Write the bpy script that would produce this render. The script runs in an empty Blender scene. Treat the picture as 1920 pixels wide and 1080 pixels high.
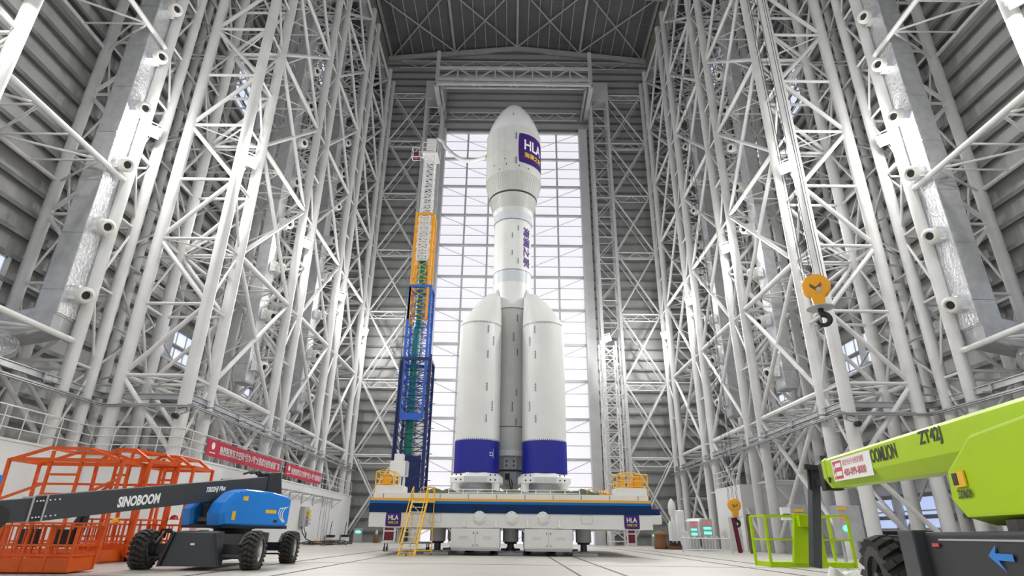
import bpy, bmesh, math, random
from mathutils import Vector, Matrix
random.seed(7)
S = bpy.context.scene
COL = S.collection
PI = math.pi
R = math.radians

# ------------------------------------------------------------------ camera, sky, exposure
cam = bpy.data.cameras.new('camera'); cam.sensor_width = 36.0; cam.lens = 36.0*1094/1920
cam.clip_start = 0.1; cam.clip_end = 500
co = bpy.data.objects.new('camera', cam); COL.objects.link(co)
co.matrix_world = (Matrix.Translation((0, 0, 1.0)) @ Matrix.Rotation(R(0.094), 4, 'Z')
                   @ Matrix.Rotation(R(90+22.835), 4, 'X') @ Matrix.Rotation(R(0.682), 4, 'Z'))
S.camera = co
W = bpy.data.worlds.new('world'); S.world = W; W.use_nodes = True
bg = W.node_tree.nodes['Background']; bg.inputs[0].default_value = (0.93, 0.96, 1.0, 1); bg.inputs[1].default_value = .75
S.view_settings.view_transform = 'Standard'; S.view_settings.look = 'None'
S.view_settings.gamma = 1.0; S.view_settings.exposure = -0.05; S.view_settings.use_curve_mapping = False
LAMP_W = 3900.0
LAMP_E = 60.0
DOOR_E = .90

# ------------------------------------------------------------------ materials
MATS = {}
def mat(name, color, rough=0.5, metal=0.0, noise=0.0, nscale=3.0, bump=0.0, bscale=20.0, emit=0.0, spec=0.5, ecolor=None):
    if name in MATS: return MATS[name]
    m = bpy.data.materials.new(name); m.use_nodes = True; nt = m.node_tree
    b = nt.nodes['Principled BSDF']
    c = (color[0], color[1], color[2], 1)
    b.inputs['Base Color'].default_value = c
    b.inputs['Roughness'].default_value = rough; b.inputs['Metallic'].default_value = metal
    b.inputs['Specular IOR Level'].default_value = spec
    if noise > 0:
        tc = nt.nodes.new('ShaderNodeNewGeometry')
        n = nt.nodes.new('ShaderNodeTexNoise'); n.inputs['Scale'].default_value = nscale; n.inputs['Detail'].default_value = 5
        nt.links.new(tc.outputs['Position'], n.inputs['Vector'])
        r = nt.nodes.new('ShaderNodeValToRGB')
        k0 = 1-noise; k1 = 1+noise*0.5
        r.color_ramp.elements[0].position = 0.3; r.color_ramp.elements[1].position = 0.7
        r.color_ramp.elements[0].color = (color[0]*k0, color[1]*k0, color[2]*k0, 1)
        r.color_ramp.elements[1].color = (min(1, color[0]*k1), min(1, color[1]*k1), min(1, color[2]*k1), 1)
        nt.links.new(n.outputs['Fac'], r.inputs['Fac']); nt.links.new(r.outputs['Color'], b.inputs['Base Color'])
    if bump > 0:
        tc = nt.nodes.new('ShaderNodeNewGeometry')
        n = nt.nodes.new('ShaderNodeTexNoise'); n.inputs['Scale'].default_value = bscale; n.inputs['Detail'].default_value = 3
        nt.links.new(tc.outputs['Position'], n.inputs['Vector'])
        bp = nt.nodes.new('ShaderNodeBump'); bp.inputs['Strength'].default_value = bump; bp.inputs['Distance'].default_value = 0.1
        nt.links.new(n.outputs['Fac'], bp.inputs['Height']); nt.links.new(bp.outputs['Normal'], b.inputs['Normal'])
    if emit > 0:
        e = ecolor or color
        b.inputs['Emission Color'].default_value = (e[0], e[1], e[2], 1); b.inputs['Emission Strength'].default_value = emit
    MATS[name] = m
    return m
def ribbed(name, color, axis, period, rough=0.5, strength=0.14, dark=0.88, metal=0.0, noise=0.1):
    """profiled sheet: narrow ribs repeating along one axis"""
    m = mat(name, color, rough, metal); nt = m.node_tree; b = nt.nodes['Principled BSDF']
    g = nt.nodes.new('ShaderNodeNewGeometry'); sp = nt.nodes.new('ShaderNodeSeparateXYZ'); nt.links.new(g.outputs['Position'], sp.inputs[0])
    mm = nt.nodes.new('ShaderNodeMath'); mm.operation = 'MULTIPLY'; mm.inputs[1].default_value = 1.0/period
    nt.links.new(sp.outputs[axis], mm.inputs[0])
    fr = nt.nodes.new('ShaderNodeMath'); fr.operation = 'FRACT'; nt.links.new(mm.outputs[0], fr.inputs[0])
    pp = nt.nodes.new('ShaderNodeMath'); pp.operation = 'PINGPONG'; pp.inputs[1].default_value = 0.5; nt.links.new(fr.outputs[0], pp.inputs[0])
    bp = nt.nodes.new('ShaderNodeBump'); bp.inputs['Strength'].default_value = strength; bp.inputs['Distance'].default_value = 0.15
    nt.links.new(pp.outputs[0], bp.inputs['Height']); nt.links.new(bp.outputs['Normal'], b.inputs['Normal'])
    n = nt.nodes.new('ShaderNodeTexNoise'); n.inputs['Scale'].default_value = 0.35; n.inputs['Detail'].default_value = 6
    nt.links.new(g.outputs['Position'], n.inputs['Vector'])
    r = nt.nodes.new('ShaderNodeValToRGB'); r.color_ramp.elements[0].position = .3; r.color_ramp.elements[1].position = .7
    r.color_ramp.elements[0].color = (*[c*dark for c in color], 1); r.color_ramp.elements[1].color = (*color, 1)
    nt.links.new(n.outputs['Fac'], r.inputs['Fac']); nt.links.new(r.outputs['Color'], b.inputs['Base Color'])
    return m
M_STEEL = mat('white_steel_paint', (.71, .71, .70), .45, noise=.10, nscale=.8)
M_STEEL2 = mat('light_grey_steel_paint', (.60, .605, .61), .5, noise=.1, nscale=.7)
M_GALV = mat('galvanised_steel', (.50, .51, .52), .4, .4, noise=.2, nscale=2)
M_GIRT = mat('girt_steel', (.22, .225, .23), .5, .1, noise=.15, nscale=1.5)
M_WALL_Y = ribbed('side_wall_sheet', (.54, .54, .525), 1, .30)
M_WALL_X = ribbed('end_wall_sheet', (.50, .505, .495), 0, .30)
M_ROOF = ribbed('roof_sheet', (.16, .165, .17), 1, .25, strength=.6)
M_ROOFST = mat('roof_steel', (.52, .525, .52), .5, noise=.1, nscale=1)
M_OLIVE = mat('eave_plate', (.36, .36, .30), .6, noise=.25, nscale=1.5)
M_WHITE = mat('white_paint', (.80, .80, .78), .35, noise=.04, nscale=1.2)
M_PLAST = mat('white_plaster', (.80, .80, .795), .6, noise=.04, nscale=.6)
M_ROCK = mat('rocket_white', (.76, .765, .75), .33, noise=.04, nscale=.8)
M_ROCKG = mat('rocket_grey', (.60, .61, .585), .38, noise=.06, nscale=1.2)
M_NOSE = mat('rocket_gloss_white', (.82, .82, .82), .18, noise=.02)
M_BAND = mat('rocket_band_bluegrey', (.58, .61, .63), .4)
M_BLUE = mat('rocket_blue', (.008, .014, .27), .45, noise=.08, nscale=6)
M_BLACK = mat('black_rubber', (.018, .018, .018), .6)
M_TYRE = mat('tyre_rubber', (.045, .043, .04), .75, noise=.3, nscale=9)
M_DARK = mat('dark_grey_paint', (.045, .05, .057), .38)
M_DARK2 = mat('charcoal_paint', (.02, .022, .027), .45)
M_NAVY = mat('platform_navy', (.003, .028, .11), .5, spec=.2)
M_LBLUE = mat('platform_blue', (.01, .15, .48), .5, spec=.2)
M_GOLD = mat('platform_gold', (.72, .42, .06), .4)
M_YEL = mat('yellow_paint', (.85, .50, .02), .4)
M_YEL2 = mat('orange_yellow_paint', (.85, .38, .01), .38)
M_PURP = mat('sign_purple', (.04, .008, .15), .45)
M_LET = mat('lettering_white', (.9, .9, .9), .5)
M_LETY = mat('lettering_yellow', (.85, .55, .03), .5)
M_LETB = mat('lettering_black', (.02, .03, .012), .5)
M_LETV = mat('lettering_violet', (.07, .02, .22), .5)
M_MARK = mat('mark_navy', (.02, .03, .16), .5)
M_RED = mat('banner_red', (.55, .01, .05), .6)
M_REDL = mat('sticker_red', (.60, .08, .10), .6)
M_ORANGE = mat('orange_paint', (.72, .105, .006), .4, noise=.12, nscale=5)
M_LIME = mat('lime_paint', (.43, .64, .004), .38, noise=.03, nscale=2, spec=.25)
M_SKYB = mat('sky_blue_paint', (.02, .23, .72), .3, spec=.35)
M_UDB = mat('tower_dark_blue', (.005, .02, .12), .4)
M_UB = mat('tower_blue', (.02, .12, .55), .4)
M_UW = mat('tower_white', (.78, .78, .78), .4)
M_GREEN = mat('pipe_green', (.0, .20, .12), .35)
M_TARP = mat('green_tarp', (.09, .12, .06), .9, noise=.3, nscale=6, bump=.6, bscale=5)
M_FOIL = mat('aluminium_foil', (.85, .86, .88), .30, .65, noise=.15, nscale=4, bump=.9, bscale=6)
M_DUCT = mat('duct_insulation', (.52, .53, .54), .45, .35, noise=.15, nscale=2, bump=.25, bscale=8)
M_NOZ = mat('nozzle_white', (.80, .79, .74), .4)
M_GLOWD = None
M_FLOOR = mat('concrete_floor', (.47, .45, .41), .45, noise=.08, nscale=.5, spec=.4)
M_RAIL = mat('floor_rail_steel', (.12, .09, .075), .5, .3)
M_CAB = mat('cabinet_grey', (.45, .46, .47), .4)
M_BROWN = mat('brown_cover', (.18, .08, .03), .7)
M_MAROON = mat('maroon_paint', (.16, .01, .03), .5)
M_GLASSG = mat('green_indicator', (.1, .9, .55), .3, emit=2.5)
M_REDI = mat('red_indicator', (.9, .06, .08), .3, emit=.8)
M_LAMP = mat('lamp_face', (1, 1, 1), .3, emit=LAMP_E, ecolor=(1, .98, .96))
M_CYAN = mat('cyan_sheet', (.03, .45, .50), .4)
M_BAG = mat('white_bag', (.78, .77, .74), .55, bump=.5, bscale=6)
def panel_mat(name, col, strength, axis=0, period=.35):
    m = mat(name, (.30, .30, .31), .5); nt = m.node_tree; b = nt.nodes['Principled BSDF']
    g = nt.nodes.new('ShaderNodeNewGeometry'); sp = nt.nodes.new('ShaderNodeSeparateXYZ'); nt.links.new(g.outputs['Position'], sp.inputs[0])
    mm = nt.nodes.new('ShaderNodeMath'); mm.operation = 'MULTIPLY'; mm.inputs[1].default_value = 1.0/period; nt.links.new(sp.outputs[axis], mm.inputs[0])
    fr = nt.nodes.new('ShaderNodeMath'); fr.operation = 'FRACT'; nt.links.new(mm.outputs[0], fr.inputs[0])
    r = nt.nodes.new('ShaderNodeValToRGB'); e = r.color_ramp.elements
    e[0].position = 0; e[0].color = (*[c*.90 for c in col], 1); e[1].position = .22; e[1].color = (*col, 1)
    nt.links.new(fr.outputs[0], r.inputs['Fac']); nt.links.new(r.outputs['Color'], b.inputs['Emission Color'])
    b.inputs['Emission Strength'].default_value = strength
    return m
M_DOOR = panel_mat('translucent_door_panel', (.90, .885, .96), DOOR_E)
M_WIN = mat('daylight_glass', (.5, .55, .65), .3, emit=.85, ecolor=(.74, .80, .97))
M_WINB = mat('daylight_glass_blue', (.4, .5, .65), .3, emit=.85, ecolor=(.50, .60, .93))
M_NIGHT = mat('dark_blue_glass', (.008, .012, .035), .15)

# ------------------------------------------------------------------ mesh builder
class MB:
    def __init__(s): s.v = []; s.f = []
    def add(s, vs, fs):
        o = len(s.v); s.v += [tuple(v) for v in vs]; s.f += [tuple(i+o for i in f) for f in fs]; return s
    def box(s, x0, x1, y0, y1, z0, z1):
        v = [(x0,y0,z0),(x1,y0,z0),(x1,y1,z0),(x0,y1,z0),(x0,y0,z1),(x1,y0,z1),(x1,y1,z1),(x0,y1,z1)]
        return s.add(v, [(0,3,2,1),(4,5,6,7),(0,1,5,4),(1,2,6,5),(2,3,7,6),(3,0,4,7)])
    def bar(s, p0, p1, w, h=None, up=(0,0,1)):
        h = h or w; p0 = Vector(p0); p1 = Vector(p1); d = (p1-p0).normalized(); u = Vector(up)
        if abs(d.dot(u)) > .97: u = Vector((0,1,0))
        a = d.cross(u).normalized()*w/2; b = a.cross(d).normalized()*h/2
        v = [p+sa*a+sb*b for p in (p0,p1) for sa,sb in ((-1,-1),(1,-1),(1,1),(-1,1))]
        return s.add(v, [(0,1,2,3),(7,6,5,4),(0,4,5,1),(1,5,6,2),(2,6,7,3),(3,7,4,0)])
    def tube(s, p0, p1, r, n=8, r2=None, cap=True):
        r2 = r if r2 is None else r2
        p0 = Vector(p0); p1 = Vector(p1); d = (p1-p0).normalized(); u = Vector((0,0,1)) if abs(d.z) < .97 else Vector((0,1,0))
        a = d.cross(u).normalized(); b = a.cross(d).normalized(); v = []
        for p, rr in ((p0,r),(p1,r2)):
            for i in range(n):
                t = 2*PI*i/n; v.append(p+(a*math.cos(t)+b*math.sin(t))*rr)
        f = [(i,i+n,(i+1)%n+n,(i+1)%n) for i in range(n)]
        if cap: f += [tuple(range(n)), tuple(range(2*n-1,n-1,-1))]
        return s.add(v, f)
    def path(s, pts, r, n=8):
        """bent tube through points"""
        P = [Vector(p) for p in pts]; v = []; pa = None
        for i, p in enumerate(P):
            d = (P[min(i+1,len(P)-1)]-P[max(i-1,0)]).normalized()
            if pa is None:
                u = Vector((0,0,1)) if abs(d.z) < .9 else Vector((0,1,0)); a = d.cross(u).normalized()
            else: a = (pa-d*pa.dot(d)).normalized()
            pa = a; b = d.cross(a); rr = r[i] if isinstance(r,(list,tuple)) else r
            for k in range(n):
                t = 2*PI*k/n; v.append(p+(a*math.cos(t)+b*math.sin(t))*rr)
        f = []
        for i in range(len(P)-1):
            for k in range(n): f.append((i*n+k, i*n+(k+1)%n, (i+1)*n+(k+1)%n, (i+1)*n+k))
        f += [tuple(range(n-1,-1,-1)), tuple(range((len(P)-1)*n, len(P)*n))]
        return s.add(v, f)
    def lathe(s, prof, c=(0,0,0), n=48, axis='Z', cap=True):
        """prof: list of (r, z[, dx, dy])"""
        v = []; 
        for q in prof:
            r, z = q[0], q[1]; dx = q[2] if len(q) > 2 else 0; dy = q[3] if len(q) > 3 else 0
            for i in range(n):
                t = 2*PI*i/n; x, y = r*math.cos(t)+dx, r*math.sin(t)+dy
                if axis == 'Z': v.append((c[0]+x, c[1]+y, c[2]+z))
                elif axis == 'X': v.append((c[0]+z, c[1]+x, c[2]+y))
                else: v.append((c[0]+y, c[1]+z, c[2]+x))
        f = []
        for j in range(len(prof)-1):
            for i in range(n): f.append((j*n+i, j*n+(i+1)%n, (j+1)*n+(i+1)%n, (j+1)*n+i))
        if cap: f += [tuple(range(n-1,-1,-1)), tuple(range((len(prof)-1)*n, len(prof)*n))]
        return s.add(v, f)
    def prism(s, poly, y0, y1):
        """polygon in XZ extruded along Y"""
        n = len(poly); v = [(x,y0,z) for x,z in poly]+[(x,y1,z) for x,z in poly]
        f = [tuple(range(n)), tuple(range(2*n-1,n-1,-1))]+[(i,i+n,(i+1)%n+n,(i+1)%n) for i in range(n)]
        return s.add(v, f)
    def frustum(s, a, b):
        """two matching loops of points joined and capped"""
        n = len(a); f = [tuple(range(n-1,-1,-1)), tuple(range(n,2*n))]+[(i,(i+1)%n,(i+1)%n+n,i+n) for i in range(n)]
        return s.add(list(a)+list(b), f)
    def xf(s, M):
        s.v = [tuple(M @ Vector(v)) for v in s.v]; return s
    def mesh(s, name, m, smooth=False, bevel=0):
        me = bpy.data.meshes.new(name); me.from_pydata(s.v, [], s.f)
        bm = bmesh.new(); bm.from_mesh(me); bmesh.ops.recalc_face_normals(bm, faces=bm.faces)
        if bevel: bmesh.ops.bevel(bm, geom=[e for e in bm.edges if len(e.link_faces)==2 and e.calc_face_angle(0) > .5], offset=bevel, segments=2, profile=.7, affect='EDGES', clamp_overlap=True)
        bm.to_mesh(me); bm.free()
        me.materials.append(m)
        if smooth:
            for p in me.polygons: p.use_smooth = True
            try: me.set_sharp_from_angle(angle=R(35))
            except Exception: pass
        return me
    def build(s, name, m, parent=None, smooth=False, bevel=0, loc=(0,0,0)):
        o = bpy.data.objects.new(name, s.mesh(name, m, smooth, bevel)); COL.objects.link(o); o.location = loc
        if parent: o.parent = parent
        return o
def box(*a): return MB().box(*a)
def thing(name, label, cat, loc=(0,0,0), rz=0, group=None):
    o = bpy.data.objects.new(name, None); COL.objects.link(o); o.location = loc; o.rotation_euler = (0,0,rz); o.empty_display_size = .3
    return tag(o, label, cat, group)
def tag(o, label, cat, group=None):
    o['label'] = label; o['category'] = cat
    if group: o['group'] = group
    return o
def struct(o): o['kind'] = 'structure'; return o
def copy_tree(o, parent=None):
    c = o.copy(); COL.objects.link(c)
    if parent: c.parent = parent
    for ch in list(o.children): copy_tree(ch, c)
    return c
def dup(root, loc, label, rz=None, group=None, scale=None):
    c = copy_tree(root); c.location = loc; c['label'] = label
    if rz is not None: c.rotation_euler = (0,0,rz)
    if group: c['group'] = group
    if scale: c.scale = scale
    return c
UNIT = {}
def unit_tube(m, n=8):
    k = (m.name, n)
    if k not in UNIT: UNIT[k] = MB().tube((0,0,0),(0,0,1),1.0,n).mesh('round_tube', m, smooth=True)
    return UNIT[k]
def strut(name, p0, p1, r, parent, m=None, n=8):
    """one steel tube between two points (shared mesh, scaled)"""
    m = m or M_STEEL; p0 = Vector(p0); p1 = Vector(p1); d = p1-p0
    o = bpy.data.objects.new(name, unit_tube(m, n)); COL.objects.link(o)
    o.location = p0; o.rotation_mode = 'QUATERNION'; o.rotation_quaternion = Vector((0,0,1)).rotation_difference(d.normalized())
    o.scale = (r, r, d.length)
    if parent: o.parent = parent
    return o
def text(name, body, m, parent, place, w=None, h=None, bold=0.0, shear=0.0, extr=0.004, sub=False, thick=0.0):
    """lettering as mesh; place(u, v, d) -> point for u right, v up, d out of the surface; w,h fit the box centred on 0"""
    c = bpy.data.curves.new(name, 'FONT'); c.body = body; c.size = 1; c.offset = bold; c.shear = shear; c.resolution_u = 3
    o = bpy.data.objects.new(name, c); COL.objects.link(o)
    dg = bpy.context.evaluated_depsgraph_get(); me = bpy.data.meshes.new_from_object(o.evaluated_get(dg))
    bpy.data.objects.remove(o)
    xs = [v.co.x for v in me.vertices]; ys = [v.co.y for v in me.vertices]
    x0, x1, y0, y1 = min(xs), max(xs), min(ys), max(ys)
    sx = (w/(x1-x0)) if w else None; sy = (h/(y1-y0)) if h else None
    sx = sx or sy; sy = sy or sx
    if sub:
        bm = bmesh.new(); bm.from_mesh(me); bmesh.ops.triangulate(bm, faces=bm.faces)
        for k in range(int(sub)):
            step = (x1-x0)/int(sub)*(k+.5)+x0
            bmesh.ops.bisect_plane(bm, geom=bm.verts[:]+bm.edges[:]+bm.faces[:], plane_co=(step,0,0), plane_no=(1,0,0))
        for k in range(4):
            bmesh.ops.bisect_plane(bm, geom=bm.verts[:]+bm.edges[:]+bm.faces[:], plane_co=(0,(y1-y0)*(k+.5)/4+y0,0), plane_no=(0,1,0))
        bm.to_mesh(me); bm.free()
    if thick:      # heavier strokes: the same glyphs laid side by side
        bm = bmesh.new(); bm.from_mesh(me)
        src = bm.verts[:]+bm.edges[:]+bm.faces[:]
        for dx, dy, dz in ((thick,0,.003),(0,thick,.006),(thick,thick,.009)):
            g = bmesh.ops.duplicate(bm, geom=src)['geom']
            bmesh.ops.translate(bm, verts=[e for e in g if isinstance(e, bmesh.types.BMVert)], vec=(dx,dy,dz))
        bm.to_mesh(me); bm.free()
    for v in me.vertices:
        v.co = Vector(place((v.co.x-(x0+x1)/2)*sx, (v.co.y-(y0+y1)/2)*sy, extr+v.co.z))
    me.materials.clear(); me.materials.append(m); me.name = name
    q = bpy.data.objects.new(name, me); COL.objects.link(q)
    if parent: q.parent = parent
    return q
def flat(cx, y, cz):            # a vertical face looking towards -Y
    return lambda u, v, d: (cx+u, y-d, cz+v)
def frame(o, ux, vy):           # any plane
    o = Vector(o); ux = Vector(ux).normalized(); vy = Vector(vy); vy = (vy-ux*vy.dot(ux)).normalized(); nn = ux.cross(vy)
    return lambda u, v, d: o+ux*u+vy*v+nn*d
XC = 0.25                       # centre line of the hall
def mx(x, s): return x if s < 0 else 2*XC-x     # mirror for the right-hand side (x given for the left)
SIDE = {-1: 'left', 1: 'right'}

# ------------------------------------------------------------------ setting
YW = 69.0; YF = -14.0; ZT = 68.0
struct(box(-27.2, 27.7, YF, YW+.4, -.3, 0).build('floor', M_FLOOR))
for k, (x0, x1) in enumerate([(-7.64,-7.56),(-5.72,-5.66),(1.82,1.88),(3.05,3.13),(8.22,8.30),(9.70,9.78)]):
    struct(box(x0, x1, YF+.2, 66, 0.001, .012).build('trim_%d' % (k+1), M_RAIL))
for k, y in enumerate((15.0, 22.5, 47.0)):
    struct(box(-12, 12, y, y+.02, 0.001, .006).build('trim_%d' % (k+20), M_RAIL))
struct(box(-27.0, -26.6, YF, YW+.4, 0, ZT+.6).build('wall_left', M_WALL_Y))
struct(box(27.1, 27.5, YF, YW+.4, 0, ZT+.6).build('wall_right', M_WALL_Y))
mb = MB(); DX0, DX1, DZ = -9.75, 9.1, 54.3
mb.box(-26.6, DX0, YW, YW+.4, 0, 71); mb.box(DX1, 27.1, YW, YW+.4, 0, 71); mb.box(DX0, DX1, YW, YW+.4, DZ, 71)
struct(mb.build('wall_back', M_WALL_X))
# girts of the walls
def girts_side(s, nm):
    mb = MB(); x = mx(-26.6, s); z = 1.05
    while z < 60.5:
        xa, xb = sorted((x, x-s*.42)); mb.box(xa, xb, YF, YW, z, z+.07)
        xa, xb = sorted((x-s*.42, x-s*.46)); mb.box(xa, xb, YF, YW, z-.18, z+.07); z += 1.31
    return struct(mb.build(nm, M_GIRT))
girts_side(-1, 'trim_30'); girts_side(1, 'trim_31')
mb = MB(); z = 1.05
while z < 70:
    for x0, x1 in (((-26.6, DX0-.1), (DX1+.1, 27.1)) if z < DZ else ((-26.6, 27.1),)):
        mb.box(x0, x1, YW-.3, YW, z, z+.06); mb.box(x0, x1, YW-.34, YW-.3, z-.14, z+.06)
    z += 1.31
struct(mb.build('trim_32', M_GIRT))
# roof: sheet falling from the ridge to both eaves, purlins and rafters
mb = MB(); zr, ze, xe = 70.9, 68.6, 19.9
mb.add([(XC-xe,YF,ze),(XC,YF,zr),(XC,YW+.4,zr),(XC-xe,YW+.4,ze),(XC-xe,YF,ze+.25),(XC,YF,zr+.25),(XC,YW+.4,zr+.25),(XC-xe,YW+.4,ze+.25)],
       [(0,1,2,3),(7,6,5,4),(0,4,5,1),(3,2,6,7),(0,3,7,4),(1,5,6,2)])
mb.add([(XC+xe,YF,ze),(XC,YF,zr),(XC,YW+.4,zr),(XC+xe,YW+.4,ze),(XC+xe,YF,ze+.25),(XC,YF,zr+.25),(XC,YW+.4,zr+.25),(XC+xe,YW+.4,ze+.25)],
       [(3,2,1,0),(4,5,6,7),(1,5,4,0),(7,6,2,3),(4,7,3,0),(2,6,5,1)])
for s in (-1, 1):
    xa, xb = sorted((mx(-27.0, s), XC+s*xe)); mb.box(xa, xb, YF, YW+.4, 62.2, 62.4)
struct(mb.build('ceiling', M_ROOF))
def zroof(x): return zr-(zr-ze)*abs(x-XC)/xe
mb = MB()
for k in range(-12, 13):
    x = XC+k*1.60
    big = k % 6 == 0; z = zroof(x)
    mb.box(x-(.16 if big else .05), x+(.16 if big else .05), 40, YW, z-(.55 if big else .2), z-.02)
struct(mb.build('trim_33', M_ROOFST))
for k, y in enumerate((57.3, YW-.35)):
    mb = MB()
    for s in (-1, 1):
        mb.bar((XC, y, zroof(XC)-.95), (XC+s*xe, y, ze-.95), .35, .75, up=(0,0,1))
    struct(mb.build('trim_%d' % (34+k), M_ROOFST))
# eave walls closing the nave above the towers
for s in (-1, 1):
    xa, xb = sorted((XC+s*19.55, XC+s*19.85))
    struct(box(xa, xb, 40, YW-.5, 61.0, 68.7).build('trim_%d' % (36+(s > 0)), M_OLIVE))
    xa, xb = sorted((XC+s*18.9, XC+s*19.5))
    struct(box(xa, xb, 40, YW-.5, 60.6, 61.5).build('trim_%d' % (38+(s > 0)), M_STEEL2))
t = thing('roof_bracing', 'crossed diagonal steel braces under the dark roof sheets', 'bracing', (XC, 57.3, 66))
for k in range(4):
    x0 = -18.9+k*9.45; x1 = x0+9.45
    for a, b in ((x0, x1), (x1, x0)):
        strut('diagonal_brace', (a, .2, zroof(XC+a)-66-.75), (b, 11.2, zroof(XC+b)-66-.75), .11, t, M_ROOFST)
# ---- annex block along the left wall with balcony deck
mb = MB(); mb.box(-26.6, -17.02, 30.8, 66.2, 0, 4.45)
mb.box(-26.6, -21.65, YF, 30.8, 0, 4.45)
struct(mb.build('wall_annex_left', M_PLAST))
struct(box(17.6, 27.1, 47.2, 53.0, 0, 4.7).build('wall_annex_right', M_PLAST))
struct(box(-26.6,-16.95,30.7,66.3,4.45,4.55).build('trim_50', M_WHITE)); struct(box(-26.6,-21.58,YF,30.7,4.45,4.55).build('trim_51', M_WHITE))

# ---- door in the end wall: translucent panels between steel rails
n_win = 0
dl = box(DX0, DX1, YW+.05, YW+.25, 0, DZ).build('door_1', M_DOOR); struct(dl)
mb = MB(); zs = [DZ-.1-4.53*k for k in range(13)]
for z in zs:
    if z > 0: mb.box(DX0, DX1, YW-.38, YW-.02, z-.22, z+.08)
mb.build('door_rail', M_STEEL2, dl)
mb = MB()
for z in zs:
    for q in (1.51, 3.02):
        if z-q > 0: mb.box(DX0, DX1, YW-.06, YW+.02, z-q-.05, z-q+.03)
mb.build('panel_joint', M_STEEL2, dl)
mb = MB()
for k in range(1, 6):
    x = DX0+(DX1-DX0)*k/6; mb.box(x-.12, x+.12, YW-.2, YW+.02, 0, DZ)
mb.build('mullion', M_STEEL2, dl)
mb = MB(); xm = (DX0+DX1)/2
for z in zs[:-1]:
    if z > 4: mb.tube((DX0, YW-.25, z-.2), (xm, YW-.25, z-4.4), .035, 6); mb.tube((DX1, YW-.25, z-.2), (xm, YW-.25, z-4.4), .035, 6)
mb.build('tie_rod', M_GALV, dl)
for k, (x0, x1) in enumerate(((DX0-1.15, DX0), (DX1, DX1+1.15))):
    struct(box(x0, x1, YW-1.1, YW, 0, DZ).build('trim_%d' % (40+k), M_STEEL2))
# windows of the side walls
def window(k, x, s, y0, y1, z0, z1, m, ny=4, nz=2):
    xs = sorted((x, x-s*.32)); w = struct(box(xs[0], xs[1], y0, y1, z0, z1).build('window_%d' % k, m))
    mb = MB(); xa, xb = sorted((x-s*.32, x-s*.38)); fr = .09
    for i in range(ny+1):
        y = y0+(y1-y0)*i/ny; mb.box(xa, xb, y-fr/2, y+fr/2, z0-.05, z1+.05)
    for j in range(nz+1):
        z = z0+(z1-z0)*j/nz; mb.box(xa, xb, y0-.05, y1+.05, z-fr/2, z+fr/2)
    for y in (y0-.15, y1+.15): mb.box(min(x,x-s*.42), max(x,x-s*.42), y-.12, y+.12, z0-.2, z1+.2)
    mb.build('window_frame', M_STEEL2, w)
k = 1
for s in (-1, 1):
    x = mx(-26.6, s)
    for (y0, y1, z0, z1) in ((21.5,27.3,11.2,13.9),(41.0,46.4,13.1,15.5),(53.2,58.0,13.3,15.8),(42.6,47.6,38.8,42.6),(53.0,58.2,38.8,42.6),(57.0,62.5,56.5,60.0)):
        window(k, x, s, y0, y1, z0, z1, M_WIN); k += 1
window(k, 27.1, 1, 39.0, 45.6, 1.6, 3.75, M_WINB, 3, 2); k += 1
window(k, 27.1, 1, 39.0, 45.6, .1, 1.5, M_NIGHT, 3, 1)

# ------------------------------------------------------------------ steel frame along both sides
H0, DH = 4.56, 4.19
def steel_tower(name, label, s, w, d, top, rc=.34, rb=.10, ncell=13, loc=(0,0,0), cat='steel tower'):
    """four tubes laced on all faces; local x grows away from the hall (times s), y away from the camera"""
    t = thing(name, label, cat, loc, 0, 'lattice towers carrying the hall roof')
    C = [(0, 0), (s*w, 0), (s*w, d), (0, d)]
    for x, y in C: strut('column', (x, y, 0), (x, y, top), rc, t, n=14)
    for k in range(-1, ncell):
        z = H0+(k)*DH+DH; z0 = z
        if z > top: break
        for (a, b, r) in ((0,1,rb),(3,2,rb),(0,3,rb*.8),(1,2,rb*.8)):
            strut('cross_beam', (*C[a], z), (*C[b], z), r, t)
        if z+DH <= top+.2:
            odd = k % 2
            for (a, b, r) in ((0,1,rb*1.35),(3,2,rb*1.2),(0,3,rb*.8),(1,2,rb*.8)):
                a, b = (b, a) if odd else (a, b)
                strut('diagonal_brace', (*C[b], z), (*C[a], z+DH), r, t)
    # first bay above the floor
    z = H0+0*DH-DH
    for (a, b) in ((0,1),(3,2)): strut('diagonal_brace', (*C[a], H0), (*C[b], H0+0*DH-DH+.3), rb*1.3, t)
    return t
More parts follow.
